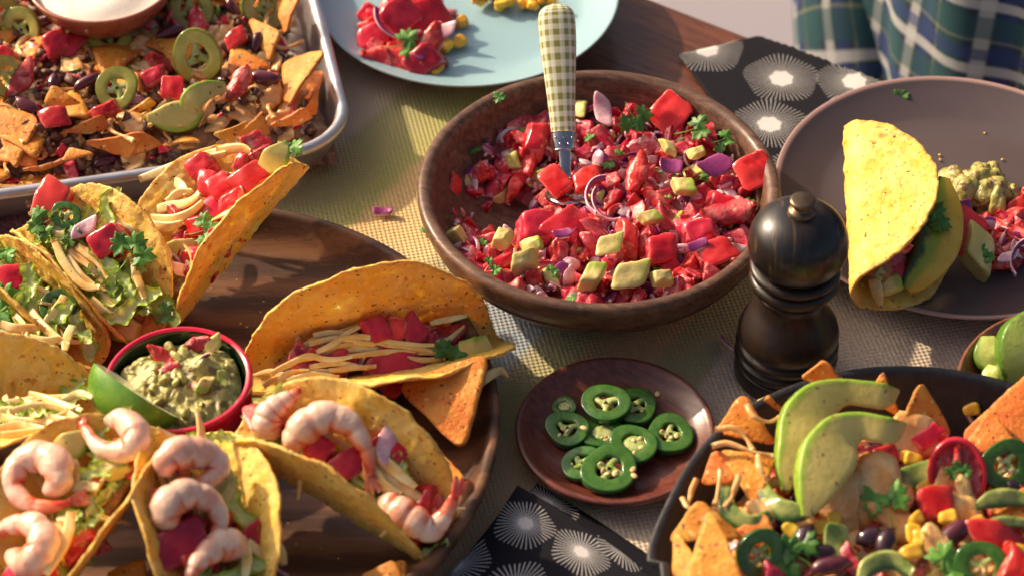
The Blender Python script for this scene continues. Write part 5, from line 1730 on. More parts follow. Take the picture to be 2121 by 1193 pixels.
C_ = [h0 + d_ * k for k in (0, .2, .45, .7, .9, .97, 1.0)]
V, F, tt, xx = sweep([tuple(p) for p in C_], [.70, .78, .92, 1.05, 1.05, .8, .3], [.42, .48, .56, .62, .62, .48, .2], 60, 48, 2.4, up=tuple(TOCAM))
obj('handle', mesh('spoon_handle', V, F, t.m, uv=np.stack([np.tile(np.arange(48) / 48, 60), tt], 1)), spoon)
u_ = d_.normalized()
V, F, _, _ = sweep([tuple(h0 + u_ * .05), tuple(h0 - u_ * .5), tuple(h0 - u_ * 1.0)], [.72, .70, .62], [.46, .46, .42], 14, 32, 2.4, up=tuple(TOCAM))
fer = obj('ferrule', mesh('ferrule', V, F, steel), spoon)
for k in range(5):
    V, F = ico(1)
    c_ = h0 - u_ * (.3 + .35 * (k % 2)) + Vector(RT) * ((k - 2) * .24) + TOCAM * .40
    obj('stud', mesh('stud', V * .09 + np.array(c_), F, steel), fer)
V, F, _, _ = sweep([tuple(h0 - u_ * .9), tuple(h0 - u_ * 1.8), tuple(h0 - u_ * 2.6)], [.36, .34, .3], [.12, .12, .12], 10, 16, 2.6, up=tuple(TOCAM))
obj('shank', mesh('shank', V, F, steel), spoon)
V, F = blob(1.3, 1.9, .35, 3, 0, 1, 0)
obj('spoon_bowl', mesh('spoon_bowl', xf(V, Matrix.Translation(h0 - u_ * 3.6) @ Matrix.Rotation(radians(-25), 4, 'X')), F, steel), spoon)

# ------------------------------------------------------------------ blue plate leftovers
for (kd, x, y, z, sp, s_, lb) in [('wedge', 815, 125, 1.3, 350, 1.5, 'long red tomato wedge at the front of the heap on the blue plate'), (TN, 880, 130, 1.3, 30, 1.3, 'tomato chunk at the front right of the heap on the blue plate'),
                                  ('wedge', 890, 95, 2.0, 70, 1.2, 'orange red tomato piece on top of the heap on the blue plate'), (TN, 775, 75, 1.4, 10, 1.2, 'tomato piece at the left of the heap on the blue plate'),
                                  (TN, 830, 45, 2.0, 50, 1.5, 'tomato chunk in the upper middle of the heap on the blue plate'), (TN, 880, 40, 1.8, 20, 1.4, 'tomato chunk at the upper right of the heap on the blue plate'),
                                  ('wedge', 820, 5, 2.2, 60, 1.4, 'tomato piece cut off by the top edge of the photo'), (TN, 860, 15, 2.2, 90, 1.2, 'tomato cube at the top of the heap on the blue plate'),
                                  ('onion', 915, 68, 1.6, 10, 1.2, 'white onion chunk at the right side of the heap on the blue plate'), ('onionstrip', 815, 75, 2.4, 160, 1.1, 'pale onion strip lying over the heap on the blue plate'),
                                  ('cilantro', 825, 95, 2.2, 10, 1.0, 'cilantro leaf on the heap on the blue plate'), ('onion', 870, 110, 2.0, 60, .7, 'small white onion piece on the front tomato of the blue plate')]:
    place(kd, face(at(x, y, z), TOCAM + Vector((0, 0, .4)), sp, s_), lb, {'wedge': 'tomato', TN: 'tomato'}.get(kd, 'onion' if 'onion' in kd else 'cilantro'))
for k in range(14):
    p = at(random.uniform(765, 915), random.uniform(10, 130), .9)
    place('tomato', Matrix.Translation(p) @ rquat(), 'small tomato piece low in the heap on the blue plate', 'tomato', 'small tomato pieces on the blue plate')
for (x, y, lb) in [(955, 45, 'single corn kernel highest beside the salsa heap on the blue plate'), (952, 88, 'corn kernel at the right side of the salsa heap on the blue plate'), (926, 96, 'corn kernel touching the right side of the salsa heap'), (903, 145, 'corn kernel below the salsa heap near the plate rim')]:
    place('corn', face(at(x, y, 1.0), (0.1, -.3, 1), random.uniform(0, 90), 1.15), lb, 'corn')
for k in range(34):
    u = random.random()
    p = at(985 + 170 * u, -12 + 45 * random.random() * (.5 + u * .7), .9)
    p.z += random.uniform(0, .5)
    place('corn', Matrix.Translation(p) @ rquat(), 'yellow corn kernel in the pile at the top of the blue plate', 'corn', 'corn kernels piled on the blue plate')

# ------------------------------------------------------------------ jalapenos on the small plate
for (x, y, z, sp, s_, tx, ty, vr, lb) in [
    (1255, 836, 1.5, 20, 1.15, -.10, -.10, 0, 'bright green jalapeno slice overlapping the seedy one at the back'),
    (1315, 842, 1.1, 60, 1.12, .1, .0, 1, 'seedy jalapeno slice tucked behind the bright one'),
    (1175, 888, 1.15, 0, 1.12, -.05, -.05, 2, 'jalapeno slice at the left of the small plate'),
    (1248, 898, 1.0, 90, 1.02, .0, .05, 4, 'jalapeno slice with pale core half hidden in the middle of the plate'),
    (1313, 920, 1.3, 0, 1.20, .0, -.10, 3, 'jalapeno slice with a broad pale centre right of the middle'),
    (1388, 900, 1.1, 30, 1.14, .1, -.02, 5, 'jalapeno slice farthest right on the small plate'),
    (1205, 960, 1.05, 40, 1.02, -.1, 0, 1, 'seedy jalapeno slice under the front one'),
    (1262, 973, 1.45, 10, 1.30, .05, -.15, 5, 'front jalapeno slice with three seeds nearest the napkin'),
    (1169, 842, 1.0, 0, .62, -.2, 0, 6, 'smallest jalapeno end piece at the upper left of the plate')]:
    place('jal', face(at(x, y, z), (tx, ty, 1), sp, s_), lb, 'jalapeno', var=vr)
sm = _cache['seedmesh']
for (x, y, lb) in [(1362, 816, 'stray pepper seed near the far rim of the small plate'), (1311, 972, 'stray seed beside the front jalapeno slice'), (1314, 985, 'second stray seed just below the front slice edge'), (1232, 931, 'stray seed between the middle slices'), (1210, 886, 'stray seed on the left jalapeno slice')]:
    obj('pepper_seed', sm, None, face(at(x, y, .78 if '1362' in str(x) or 'middle' in lb else 1.6), (0, 0, 1), random.uniform(0, 180), 1.5), lb, 'seed')
for (x, y, a_, lb) in [(1530, 725, 150, 'purple onion strip on the cloth left of the pepper mill')]:
    place('onionstrip', face(at(x - 10, y, .15), (0, 0, 1), a_, .8), lb, 'onion')
place('onion', face(at(793, 440, .1), (0, 0, 1), 0, .8), 'pink onion crumb on the cloth between the tray and the bowl', 'onion')
place('flake', face(at(878, 478, .1), (0, 0, 1), 30, .6), 'herb flake on the cloth at the left foot of the wooden bowl', 'herb flake')

# ------------------------------------------------------------------ small bowl at right: avocado wedges
avoslice([at(2102, 800, 3.0), at(2098, 745, 4.2), at(2110, 695, 5.0), at(2140, 655, 5.4)], [.5, .85, .95, .5], [.5, .8, .8, .4], 'large bright green avocado wedge standing in the right bowl', 'avobig', flip=-1)
avoslice([at(2085, 775, 2.2), at(2050, 740, 2.8), at(2045, 700, 3.2)], [.4, .85, .4], [.4, .5, .3], 'green avocado wedge lying against the side of the right bowl', 'avobig', flip=-1)
avoslice([at(2105, 785, 2.0), at(2065, 785, 2.4), at(2040, 765, 2.6)], [.4, .7, .3], [.4, .5, .3], 'small avocado wedge lowest in the right bowl', 'avobig', flip=-1)
for k in range(10):
    p = RB + Vector((random.uniform(-2.5, 3), random.uniform(-3, 3), random.uniform(.9, 1.7)))
    place('avo', Matrix.Translation(p) @ rquat() @ Matrix.Scale(1.3, 4), 'avocado chunk at the bottom of the right bowl', 'avocado', 'avocado chunks in the right bowl')

# ------------------------------------------------------------------ skillet nachos
def hsk(x, y):
    r = sqrt(x * x + y * y)
    k = min(1, max(0, (r - 8.6) / 3.4))
    return 3.75 - 2.6 * k * k * (3 - 2 * k)


def heap(nr, na, R, hf, seed, amp=.35):
    V = []
    for i in range(nr):
        for j in range(na):
            r, a = R * i / (nr - 1), 2 * pi * j / na
            V.append((r * cos(a), r * sin(a), hf(r * cos(a), r * sin(a))))
    V = np.array(V)
    V[:, 2] += amp * fbm(V, .55, seed, 3)
    return V, gridfaces(nr, na, False, True)


t = NT('loaded_nacho_base')
v0 = t.coords((1, 1, 1), False)
n1, n2, n3 = t.noise(v0, .55, 4, .6, .6), t.noise(v0, .8, 3, .6, .4), t.noise(v0, 1.3, 2)
c_ = t.mix(t.step(n1, .38, .50), (.16, .05, .04), (.80, .50, .20))
c_ = t.mix(t.step(n2, .56, .62), c_, (.74, .32, .06))
c_ = t.mix(t.step(n3, .62, .68), c_, (.45, .06, .03))
t.lk(c_, 'Base Color')
t.b.inputs['Roughness'].default_value = .25
t.b.inputs['Coat Weight'].default_value = .3
t.b.inputs['Subsurface Weight'].default_value = .2
t.b.inputs['Subsurface Scale'].default_value = .3 * S
t.lk(t.n('Bump', {'Strength': 1.0, 'Distance': .08 * S, 'Height': t.noise(v0, 2.5, 4)}).outputs[0], 'Normal')
NB = t.m
V, F = heap(60, 150, 11.7, lambda x, y: hsk(x, y) - .25, 3, .35)
obj('nacho_base', mesh('skillet_nacho_base', V, F, NB), None, Matrix.Translation(SK), 'melted cheese, salsa and crushed chips under the toppings in the skillet', 'nachos', None, 'stuff')


KEEP = []


def on_sk(px, py, dz=.3):
    p = at(px, py, 4.0)
    for _ in range(4):
        p = at(px, py, hsk(p.x - SK.x, p.y - SK.y) + dz)
    KEEP.append((p.x, p.y))
    return p


# chips round the pan: corners in (pixel x, pixel y, height)
for P_, lb, bd in [
    ([(1655, 782, 5.2), (1708, 742, 6.6), (1760, 800, 5.2)], 'chip standing behind the upper avocado slice at the pan rim', .3),
    ([(1795, 812, 5.0), (1832, 766, 6.4), (1868, 870, 4.4)], 'narrow chip standing right of the upper avocado slice', .3),
    ([(1838, 925, 4.0), (1905, 782, 6.2), (1975, 905, 4.0)], 'upright triangular chip with melted cheese in front of the bare pan wall', .2),
    ([(1975, 915, 4.2), (2180, 730, 6.5), (2160, 960, 4.2)], 'big orange chip leaning at the right edge of the photo', .15),
    ([(1990, 930, 4.6), (2052, 845, 5.8), (2135, 960, 4.6)], 'orange chip in front of the big leaning chip at the right edge', .2),
    ([(1478, 895, 4.4), (1540, 808, 6.2), (1612, 925, 4.6)], 'cheesy chip standing at the left of the avocado slices', .25),
    ([(1580, 830, 5.0), (1590, 818, 6.2), (1640, 855, 5.0)], 'chip tip behind the left side of the upper avocado slice', .2),
    ([(1448, 1005, 4.2), (1480, 925, 5.6), (1590, 1000, 4.8)], 'chip at the far left of the pan with cheese strings', .25),
    ([(1485, 930, 5.3), (1612, 948, 5.5), (1565, 1055, 4.8)], 'flat orange chip below the cheesy upright one', .2),
    ([(1378, 1125, 4.4), (1448, 1030, 6.0), (1545, 1115, 5.2)], 'orange chip at the lower left of the pan', .35),
    ([(1412, 1235, 4.6), (1470, 1042, 6.6), (1560, 1240, 5.0)], 'curled orange chip at the bottom left of the pan', .35),
    ([(1395, 1235, 3.8), (1398, 1090, 4.8), (1490, 1230, 4.4)], 'orange chip hanging over the pan rim at the bottom', .3),
    ([(1505, 1110, 4.8), (1585, 1060, 5.4), (1625, 1150, 4.6)], 'cheese covered chip right of the curled orange chip', .3),
    ([(1750, 1010, 4.6), (1850, 960, 4.9), (1890, 1080, 4.4)], 'chip buried under melted cheese in the middle of the pan', .3),
    ([(2040, 1060, 4.4), (2140, 1000, 4.9), (2150, 1100, 4.4)], 'half buried chip at the right edge of the pan', .3)]:
    chip(P_, lb, bend=bd, n=20)
avoslice([at(1626, 1018, 4.9), at(1634, 975, 5.3), at(1650, 925, 5.7), at(1668, 868, 6.1), at(1702, 828, 6.4), at(1748, 812, 6.5), at(1800, 816, 6.5), at(1832, 820, 6.4), at(1862, 809, 6.2)], [.2, .70, 1.08, 1.25, 1.0, .66, .66, .62, .08], [.25, .45, .52, .55, .52, .45, .42, .36, .08],
         'upper of the two large avocado slices fanned over the skillet', flip=-1)
avoslice([at(1670, 1070, 5.4), at(1682, 1030, 5.8), at(1698, 985, 6.2), at(1715, 945, 6.5), at(1738, 903, 6.8), at(1780, 882, 7.0), at(1825, 888, 7.0), at(1848, 890, 6.9), at(1876, 877, 6.7)], [.2, .80, 1.22, 1.42, 1.12, .70, .66, .62, .08], [.25, .5, .58, .6, .55, .48, .44, .36, .08],
         'lower of the two large avocado slices fanned over the skillet', flip=-1)
for (x, y, z, sp, s_, nx, ny, nz, vr, lb) in [
    (1819, 986, .9, 30, 1.0, -.25, -.75, .7, 0, 'jalapeno slice beside the lower avocado slice in the skillet'),
    (2083, 963, .9, 0, 1.16, .1, -.6, .8, 5, 'large jalapeno slice at the right edge of the photo'),
    (1574, 1147, 1.1, 60, 1.12, .25, -.8, .6, 1, 'tilted dark jalapeno slice at the lower left of the skillet'),
    (2034, 1172, .9, 20, 1.2, -.1, -.7, .75, 2, 'jalapeno slice at the bottom edge right of the kidney bean')]:
    place('jal', face(on_sk(x, y, z), (nx, ny, nz), sp, s_), lb, 'jalapeno', var=vr)
# cherry tomato half with herb
cp = on_sk(1983, 982, 1.25)
CT = face(cp, (-.1, -.72, .7), 5, 1)
CT = CT @ Matrix.Scale(1.12, 4)
tm = thing('cherry_tomato_half', 'halved cherry tomato with a cilantro leaf in the skillet', 'tomato', M=CT)
V, F = revolve(rprof([(0, -1.2), (.7, -1.1), (1.2, -.6), (1.32, -.1), (1.25, .12), (1.08, .12), (1.0, -.1)], 2), 60)
obj('skin', mesh('cherry_skin', V * [1, 1.28, 1], F[:-1], M['tskin']), tm)
V, F = revolve(rprof([(1.06, .06), (.9, -.08), (.5, -.12), (0, -.02)], 2), 60)
V = V * [1, 1.28, 1]
V[:, 2] += .12 * fbm(V, 1.4, 3)
obj('pulp', mesh('cherry_pulp', V, F[:-1], M['tomato']), tm)
V, F, _, _ = sweep([(-.12, -1.25, .05), (0, 0, .08), (.1, 1.25, .05)], [.14, .2, .14], [.2, .25, .2], 16, 10)
obj('core', mesh('cherry_core', V, F, M['tomato']), tm)
for (kd, x, y, dz, sp, s_, lb, ct) in [
    ('cilantro', 1988, 984, 2.1, 100, .6, 'cilantro leaf lying on the cherry tomato half', 'cilantro'),
    ('cilantro', 1840, 1060, 1.1, 100, 1.25, 'cilantro sprig on the melted cheese in the middle of the skillet', 'cilantro'),
    ('cilantro', 1660, 1158, .9, 140, 1.2, 'cilantro leaf between the black beans at the bottom', 'cilantro'),
    ('cilantro', 1938, 1182, .9, 30, 1.2, 'cilantro leaf at the bottom edge left of the jalapeno slice', 'cilantro'),
    ('kidney', 1980, 1117, .9, 40, 1.25, 'shiny dark kidney bean lying diagonal in the skillet', 'bean'),
    ('black', 1805, 1118, .8, 10, 1.2, 'black bean at the left of a touching pair in the skillet', 'bean'),
    ('black', 1842, 1126, .9, 70, 1.3, 'black bean at the right of a touching pair in the skillet', 'bean'),
    ('black', 1672, 1122, .9, 70, 1.4, 'black bean beside the tilted jalapeno slice', 'bean'),
    ('black', 1705, 1150, .7, 10, 1.1, 'black bean in shadow above the bottom one', 'bean'),
    ('kidney', 1722, 1180, .9, 10, 1.05, 'dark bean at the bottom edge of the photo', 'bean'),
    ('kidney', 1840, 930, .6, 160, .9, 'purple bean half buried in cheese above the jalapeno slice', 'bean'),
    ('corn', 1892, 950, .9, 170, 1.25, 'yellow corn kernel above the green pepper strip in the skillet', 'corn'),
    ('corn', 1868, 945, .8, 10, 1.0, 'corn kernel left of the one above the pepper strip', 'corn'),
    ('corn', 1912, 1010, .9, 20, 1.1, 'corn kernel with a groove under the pepper strip', 'corn'),
    ('corn', 1938, 1020, .9, 60, 1.0, 'corn kernel against the cherry tomato half', 'corn'),
    ('corn', 1963, 1071, 1.0, 10, 1.25, 'corn kernel below the cherry tomato half', 'corn'),
    ('corn', 2021, 1083, 1.0, 20, 1.2, 'corn kernel right of the kidney bean', 'corn'),
    ('corn', 1898, 1073, 1.0, 30, 1.1, 'corn kernel right of the cilantro sprig', 'corn'),
    ('corn', 1892, 1105, 1.1, 80, 1.3, 'upper corn kernel of the tall pair right of the black beans', 'corn'),
    ('corn', 1905, 1118, 1.1, 80, 1.3, 'right corn kernel of the tall pair by the kidney bean', 'corn'),
    ('corn', 1885, 1143, 1.1, 20, 1.4, 'broad corn kernel below the tall pair', 'corn'),
    ('corn', 1728, 1078, 1.0, 85, 1.2, 'upright corn kernel below the lower avocado slice', 'corn'),
    ('corn', 1700, 1096, .9, 10, 1.2, 'corn kernel left of the upright one', 'corn'),
    ('corn', 1600, 1000, 1.0, 20, 1.0, 'corn kernel at the left foot of the avocado slices', 'corn'),
    ('corn', 1640, 1100, .9, 130, 1.3, 'corn kernel beside the cheese covered chip', 'corn'),
    ('corn', 1628, 1130, .8, 30, 1.0, 'corn kernel right of the tilted jalapeno slice', 'corn'),
    ('corn', 2112, 1148, 1.0, 80, 1.3, 'corn kernel cut off by the right edge of the photo', 'corn'),
    ('pepper', 1735, 1127, .9, 100, 1.15, 'green pepper chunk between the black beans', 'pepper'),
    ('pepper', 1898, 985, .8, 10, 1.35, 'dark green pepper strip left of the cherry tomato half', 'pepper'),
    ('tomato', 1920, 905, .9, 40, 1.2, 'pinkish tomato piece on the cheese behind the cherry tomato', 'tomato'),
    ('tomato', 1838, 946, .8, 10, .9, 'small red tomato piece above the jalapeno slice', 'tomato'),
    ('tomato', 1800, 952, .5, 10, 1.1, 'tomato piece in the gap of the lower avocado slice', 'tomato'),
    ('tomato', 1936, 1048, .8, 10, 1.3, 'red tomato cube under the cherry tomato half', 'tomato'),
    ('tomato', 2068, 1120, .8, 10, 1.4, 'red tomato chunk at the lower right of the skillet', 'tomato'),
    ('tomato', 2100, 1190, .9, 60, 1.6, 'red tomato chunk in the bottom right corner', 'tomato')]:
    place(kd, face(on_sk(x, y, dz), TOCAM * .7 + Vector((random.uniform(-.2, .2), 0, .6)), sp, s_ * (.85 if kd == 'tomato' else .92)), lb, ct)
place('corn', face(at(2012, 848, 3.2), (-.2, -.9, .4), 20, 1.1), 'stray corn kernel stuck to the inner wall of the skillet', 'corn')
for P_, wa, lb in [([(1502, 1010, 5.2), (1512, 1060, 5.2), (1560, 1085, 5.2), (1595, 1065, 5.2)], [.4, .75, .75, .4], 'glossy green pepper piece under the flat orange chip'),
                   ([(1578, 1000, 5.0), (1600, 1045, 5.2), (1650, 1062, 5.3), (1680, 1058, 5.2)], [.4, .9, .8, .3], 'green pepper piece below the upper avocado slice'),
                   ([(2020, 1050, 5.0), (2060, 1032, 5.3), (2100, 1030, 5.3), (2140, 1040, 5.2)], [.3, .7, .7, .4], 'curved green pepper strip below the large jalapeno slice'),
                   ([(2035, 1088, 5.0), (2075, 1080, 5.2), (2115, 1082, 5.2), (2150, 1090, 5)], [.4, .55, .55, .4], 'pale green pepper strip right of the corn kernel'),
                   ([(1778, 1205, 5.0), (1800, 1172, 5.3), (1845, 1160, 5.4), (1890, 1185, 5.2)], [.3, .7, .7, .4], 'green pepper arc at the bottom edge of the skillet')]:
    V, F, tt, x = sweep([tuple(at(*q)) for q in P_], [.62 * q for q in wa], .2, 30, 16, 4.5, up=tuple(TOCAM))
    V += .09 * np.stack([vn(V, 1.2, k) for k in range(3)], 1)
    obj('pepper_piece', mesh('pepper_strip', V, F, M['pepper'], f=np.clip(x * .5 + .5, 0, 1)), None, None, lb, 'pepper')
# scattered toppings
LBL = {'corn': ('yellow corn kernel among the toppings of the skillet', 'corn'), 'black': ('black bean among the toppings of the skillet', 'bean'), 'tomato': ('tomato piece among the toppings of the skillet', 'tomato'),
       'pepper': ('green pepper piece among the toppings of the skillet', 'pepper'), 'onion': ('onion piece among the toppings of the skillet', 'onion')}
for k in range(240):
    r, a = 10.4 * sqrt(random.random()), random.uniform(.05, pi - .05)
    x, y = r * cos(a), r * sin(a)
    y -= 1.5
    if any((x + SK.x - q[0]) ** 2 + (y + SK.y - q[1]) ** 2 < 1.0 for q in KEEP):
        continue
    kd = random.choices(list(LBL), [6, 3, 3, 1, 2])[0]
    place(kd, Matrix.Translation(SK + Vector((x, y, hsk(x, y) + random.uniform(-.25, .25)))) @ rquat() @ Matrix.Scale(random.uniform(.8, 1.15), 4), LBL[kd][0], LBL[kd][1], LBL[kd][0].replace(' among', 's among').replace('piece s', 'pieces '))


def melt_strings(name, specs, gobs, label, M0=None, seed=0):
    """one mass of melted cheese: pulled strings and flattened gobs"""
    ps = []
    rg = random.Random(seed)
    for P_ in specs:
        V, F, _, _ = sweep([tuple(p) for p in P_], [.16, .11 + .08 * rg.random(), .09, .16], [.12, .09, .07, .1], 20, 10, 2, up=tuple(TOCAM))
        V += .05 * np.stack([vn(V, 1.4, rg.random() * 40) for k in range(3)], 1)
        ps.append((V, F))
    for (p, s_, n_) in gobs:
        V, F = blob(s_, s_ * rg.uniform(.5, .9), s_ * .17, 3, .7, 1.3 / max(s_, .5), rg.random() * 60, 3)
        ps.append((xf(V, face(p, n_, rg.uniform(0, 360))), F))
    V, F, _ = join(ps)
    return obj(name, mesh(name, V, F, M['melt']), None, M0, label, None, None, 'stuff')


gobs = []
for k in range(50):
    r, a = 9.8 * sqrt(random.random()), random.uniform(0, pi)
    x, y = r * cos(a), r * sin(a) - 1.5
    gobs.append((SK + Vector((x, y, hsk(x, y) + random.uniform(-.1, .22))), random.uniform(.6, 1.4), (random.uniform(-.4, .4), random.uniform(-.6, .2), 1)))
for (x, y, dz, s_) in [(1780, 1015, 1.0, 1.9), (1810, 1040, .9, 1.6), (1760, 1050, .9, 1.4), (1905, 868, 1.0, .8), (1890, 905, .9, 1.2), (1550, 885, 1.9, 1.5), (1530, 930, 1.7, 1.2), (1960, 1000, .9, .8), (2005, 1035, .9, .9), (1490, 1060, 1.4, .9), (1580, 1065, 1.2, 1.0), (1850, 1075, .7, 1.1), (1945, 1150, .8, 1.1), (2000, 1070, .6, 1.3)]:
    gobs.append((on_sk(x, y, dz), s_, TOCAM + Vector((0, 0, .5))))
sp_ = [[at(1480, 888, 6.0), at(1520, 886, 6.2), at(1545, 905, 6.0), at(1560, 930, 5.8)], [at(1475, 925, 5.8), at(1510, 918, 6), at(1560, 935, 6), at(1600, 945, 5.8)], [at(1570, 940, 6.0), at(1572, 965, 6), at(1582, 985, 5.8), at(1590, 995, 5.6)],
       [at(1545, 835, 6.4), at(1560, 860, 6.3), at(1590, 872, 6.1), at(1615, 862, 6)], [at(1492, 970, 5.9), at(1490, 1000, 5.8), at(1486, 1025, 5.6), at(1480, 1045, 5.6)], [at(1530, 985, 5.9), at(1522, 1010, 5.9), at(1515, 1030, 5.6), at(1500, 1050, 5.5)],
       [at(1442, 990, 4.9), at(1432, 1015, 4.8), at(1426, 1040, 4.8), at(1424, 1050, 4.7)], [at(1412, 1030, 4.9), at(1420, 1045, 5), at(1430, 1052, 5), at(1440, 1050, 5.1)]]
melt_strings('melted_cheese', sp_, gobs, 'melted cheese running over the nachos in the skillet', None, 5)

# ------------------------------------------------------------------ tray nachos
def htr(x, y):
    e = min(-x, y, TWD - y)
    k = min(1, max(0, (e - .6) / 4.0))
    return .7 + 2.2 * k * k * (3 - 2 * k)


nu, nv = 110, 80
X, Y = np.meshgrid(np.linspace(-TL + .6, -.6, nu), np.linspace(.6, TWD - .6, nv), indexing='ij')
P = np.stack([X, Y, 0 * X], -1).reshape(-1, 3)
P[:, 2] = [htr(a, b) - .15 for a, b in P[:, :2]]
P[:, 2] += .35 * fbm(P, .55, 8, 3)
t = NT('tray_nacho_base')
v0 = t.coords((1, 1, 1), False)
n1, n2 = t.noise(v0, .7, 4, .6, .6), t.noise(v0, .9, 3, .6, .4)
c_ = t.mix(t.step(n1, .42, .6), (.13, .05, .03), (.40, .19, .08))
c_ = t.mix(t.step(n2, .60, .66), c_, (.62, .34, .12))
t.lk(c_, 'Base Color')
t.b.inputs['Roughness'].default_value = .3
t.b.inputs['Coat Weight'].default_value = .2
t.lk(t.n('Bump', {'Strength': 1.0, 'Distance': .1 * S, 'Height': t.noise(v0, 2.5, 4)}).outputs[0], 'Normal')
obj('nacho_base', mesh('tray_nacho_base', P, gridfaces(nu, nv), t.m), None, TR, 'cheesy meat and crushed chips under the toppings in the tray', 'nachos', None, 'stuff')


KEEPT = []


def on_tr(px, py, dz=.3):
    p = at(px, py, 2.5)
    Ti = TR.inverted()
    for _ in range(4):
        l = Ti @ p
        p = at(px, py, htr(l.x, l.y) + dz)
    l = Ti @ p
    KEEPT.append((l.x, l.y))
    return p


ps = []
rg = random.Random(4)
for k in range(760):
    x, y = rg.uniform(-25, -1.6), rg.uniform(1.6, 19)
    if vn(np.array([[x, y, 0]]), .35, 7)[0] < -.15:
        continue
    V, F = blob(rg.uniform(.22, .5), rg.uniform(.2, .38), rg.uniform(.18, .32), 2, .75, 2.0, k, 2)
    ps.append((xf(V, Matrix.Translation((x, y, htr(x, y) + rg.uniform(-.05, .5))) @ Euler((rg.random() * 6, rg.random() * 6, rg.random() * 6)).to_matrix().to_4x4()), F))
V, F, _ = join(ps)
obj('ground_beef', mesh('ground_beef', V, F, M['beef']), None, TR, 'browned ground beef crumbles spread over the tray nachos', 'beef', None, 'stuff')
for P_, lb, bd in [
    ([(586, 130, 3.2), (680, 102, 5.0), (594, 232, 2.8)], 'tall smooth orange chip leaning on the right rim of the tray', .15),
    ([(625, 230, 2.4), (662, 180, 3.6), (655, 240, 2.0)], 'small chip behind the tall smooth chip at the right rim', .2),
    ([(552, 262, 2.6), (628, 218, 3.6), (650, 244, 2.4)], 'orange chip at the front right corner of the tray', .35),
    ([(480, 285, 2.4), (545, 225, 3.8), (560, 275, 2.4)], 'orange chip with cheese at the front right of the tray', .35),
    ([(438, 275, 3.0), (520, 248, 3.6), (475, 296, 2.4)], 'curled chip left of the cheesy front right chip', .4),
    ([(165, 292, 3.0), (302, 268, 3.6), (272, 322, 2.0)], 'long orange chip lying along the front rim of the tray', .35),
    ([(295, 270, 3.4), (340, 300, 2.4), (272, 322, 2.2)], 'chip folded behind the long front chip', .35),
    ([(112, 280, 3.2), (215, 235, 3.8), (228, 268, 3.0)], 'bright orange chip above the long front chip', .35),
    ([(88, 218, 3.6), (108, 172, 4.6), (190, 230, 3.4)], 'translucent yellow chip standing between the beans', .25),
    ([(-30, 215, 3.6), (88, 248, 3.6), (30, 358, 2.8)], 'large round edged chip at the left edge of the photo', .2),
    ([(38, 350, 2.8), (142, 312, 3.4), (110, 330, 2.2)], 'thin chip edge below the large chip at the left edge', .4),
    ([(128, 340, 2.8), (200, 322, 3.2), (150, 310, 3.2)], 'small chip on the front rim of the tray', .3),
    ([(508, 30, 3.4), (588, 72, 4.0), (560, 135, 3.0)], 'orange chip with cheese strings at the upper right of the tray', .2),
    ([(575, 0, 3.6), (628, -10, 4.6), (588, 75, 3.2)], 'orange chip at the top right of the tray', .2),
    ([(500, -20, 3.6), (560, -30, 4.2), (520, 40, 3.2)], 'chip cut off by the top edge above the tray corner', .2),
    ([(285, 92, 3.2), (345, 118, 3.4), (365, 88, 3.6)], 'small orange chip buried left of the big pickled jalapeno', .3),
    ([(262, 240, 3.2), (310, 200, 4.0), (325, 215, 3.4)], 'brownish chip standing left of the avocado piece', .2),
    ([(200, 160, 3.0), (290, 150, 4.2), (300, 195, 3.4)], 'small cheesy yellow chip right of the pickled jalapeno ring', .2),
    ([(330, 305, 2.2), (420, 300, 2.8), (400, 290, 2.4)], 'thin chip edge along the front rim of the tray', .3)]:
    chip(P_, lb, bend=bd, n=18)
for (x, y, dz, sp, s_, nx, ny, nz, vr, lb) in [
    (409, 118, 1.2, 0, 1.5, 0, -.85, .5, 0, 'big olive pickled jalapeno ring standing in the middle of the tray'),
    (242, 184, 1.1, 0, 1.15, .05, -.55, .8, 1, 'yellow green pickled jalapeno ring left of the tomato cube'),
    (16, 160, 1.3, 30, 1.3, .75, -.5, .5, 2, 'yellow green pickled jalapeno ring at the left edge of the photo'),
    (2, 42, 1.0, 30, 1.3, .6, -.6, .6, 1, 'pickled jalapeno ring cut off at the upper left'),
    (45, 62, .6, 30, 1.2, -.3, -.8, .5, 3, 'dark green pickled jalapeno ring below the cream bowl at the left'),
    (546, 16, 1.3, 80, 1.3, .5, -.7, .5, 3, 'green pickled jalapeno ring at the upper right of the tray'),
    (225, 75, .6, 80, 1.3, .1, -.3, .9, 3, 'dark pickled jalapeno ring in the shade of the cream bowl'),
    (395, 20, .8, 0, 1.4, .1, -.6, .8, 0, 'olive pickled jalapeno ring at the top edge right of the cream bowl'),
    (170, 66, .6, 80, 1.1, -.2, -.5, .8, 2, 'pickled jalapeno ring directly under the cream bowl')]:
    place('pickled', face(on_tr(x, y, dz), (nx, ny, nz), sp, s_), lb, 'jalapeno', var=vr)
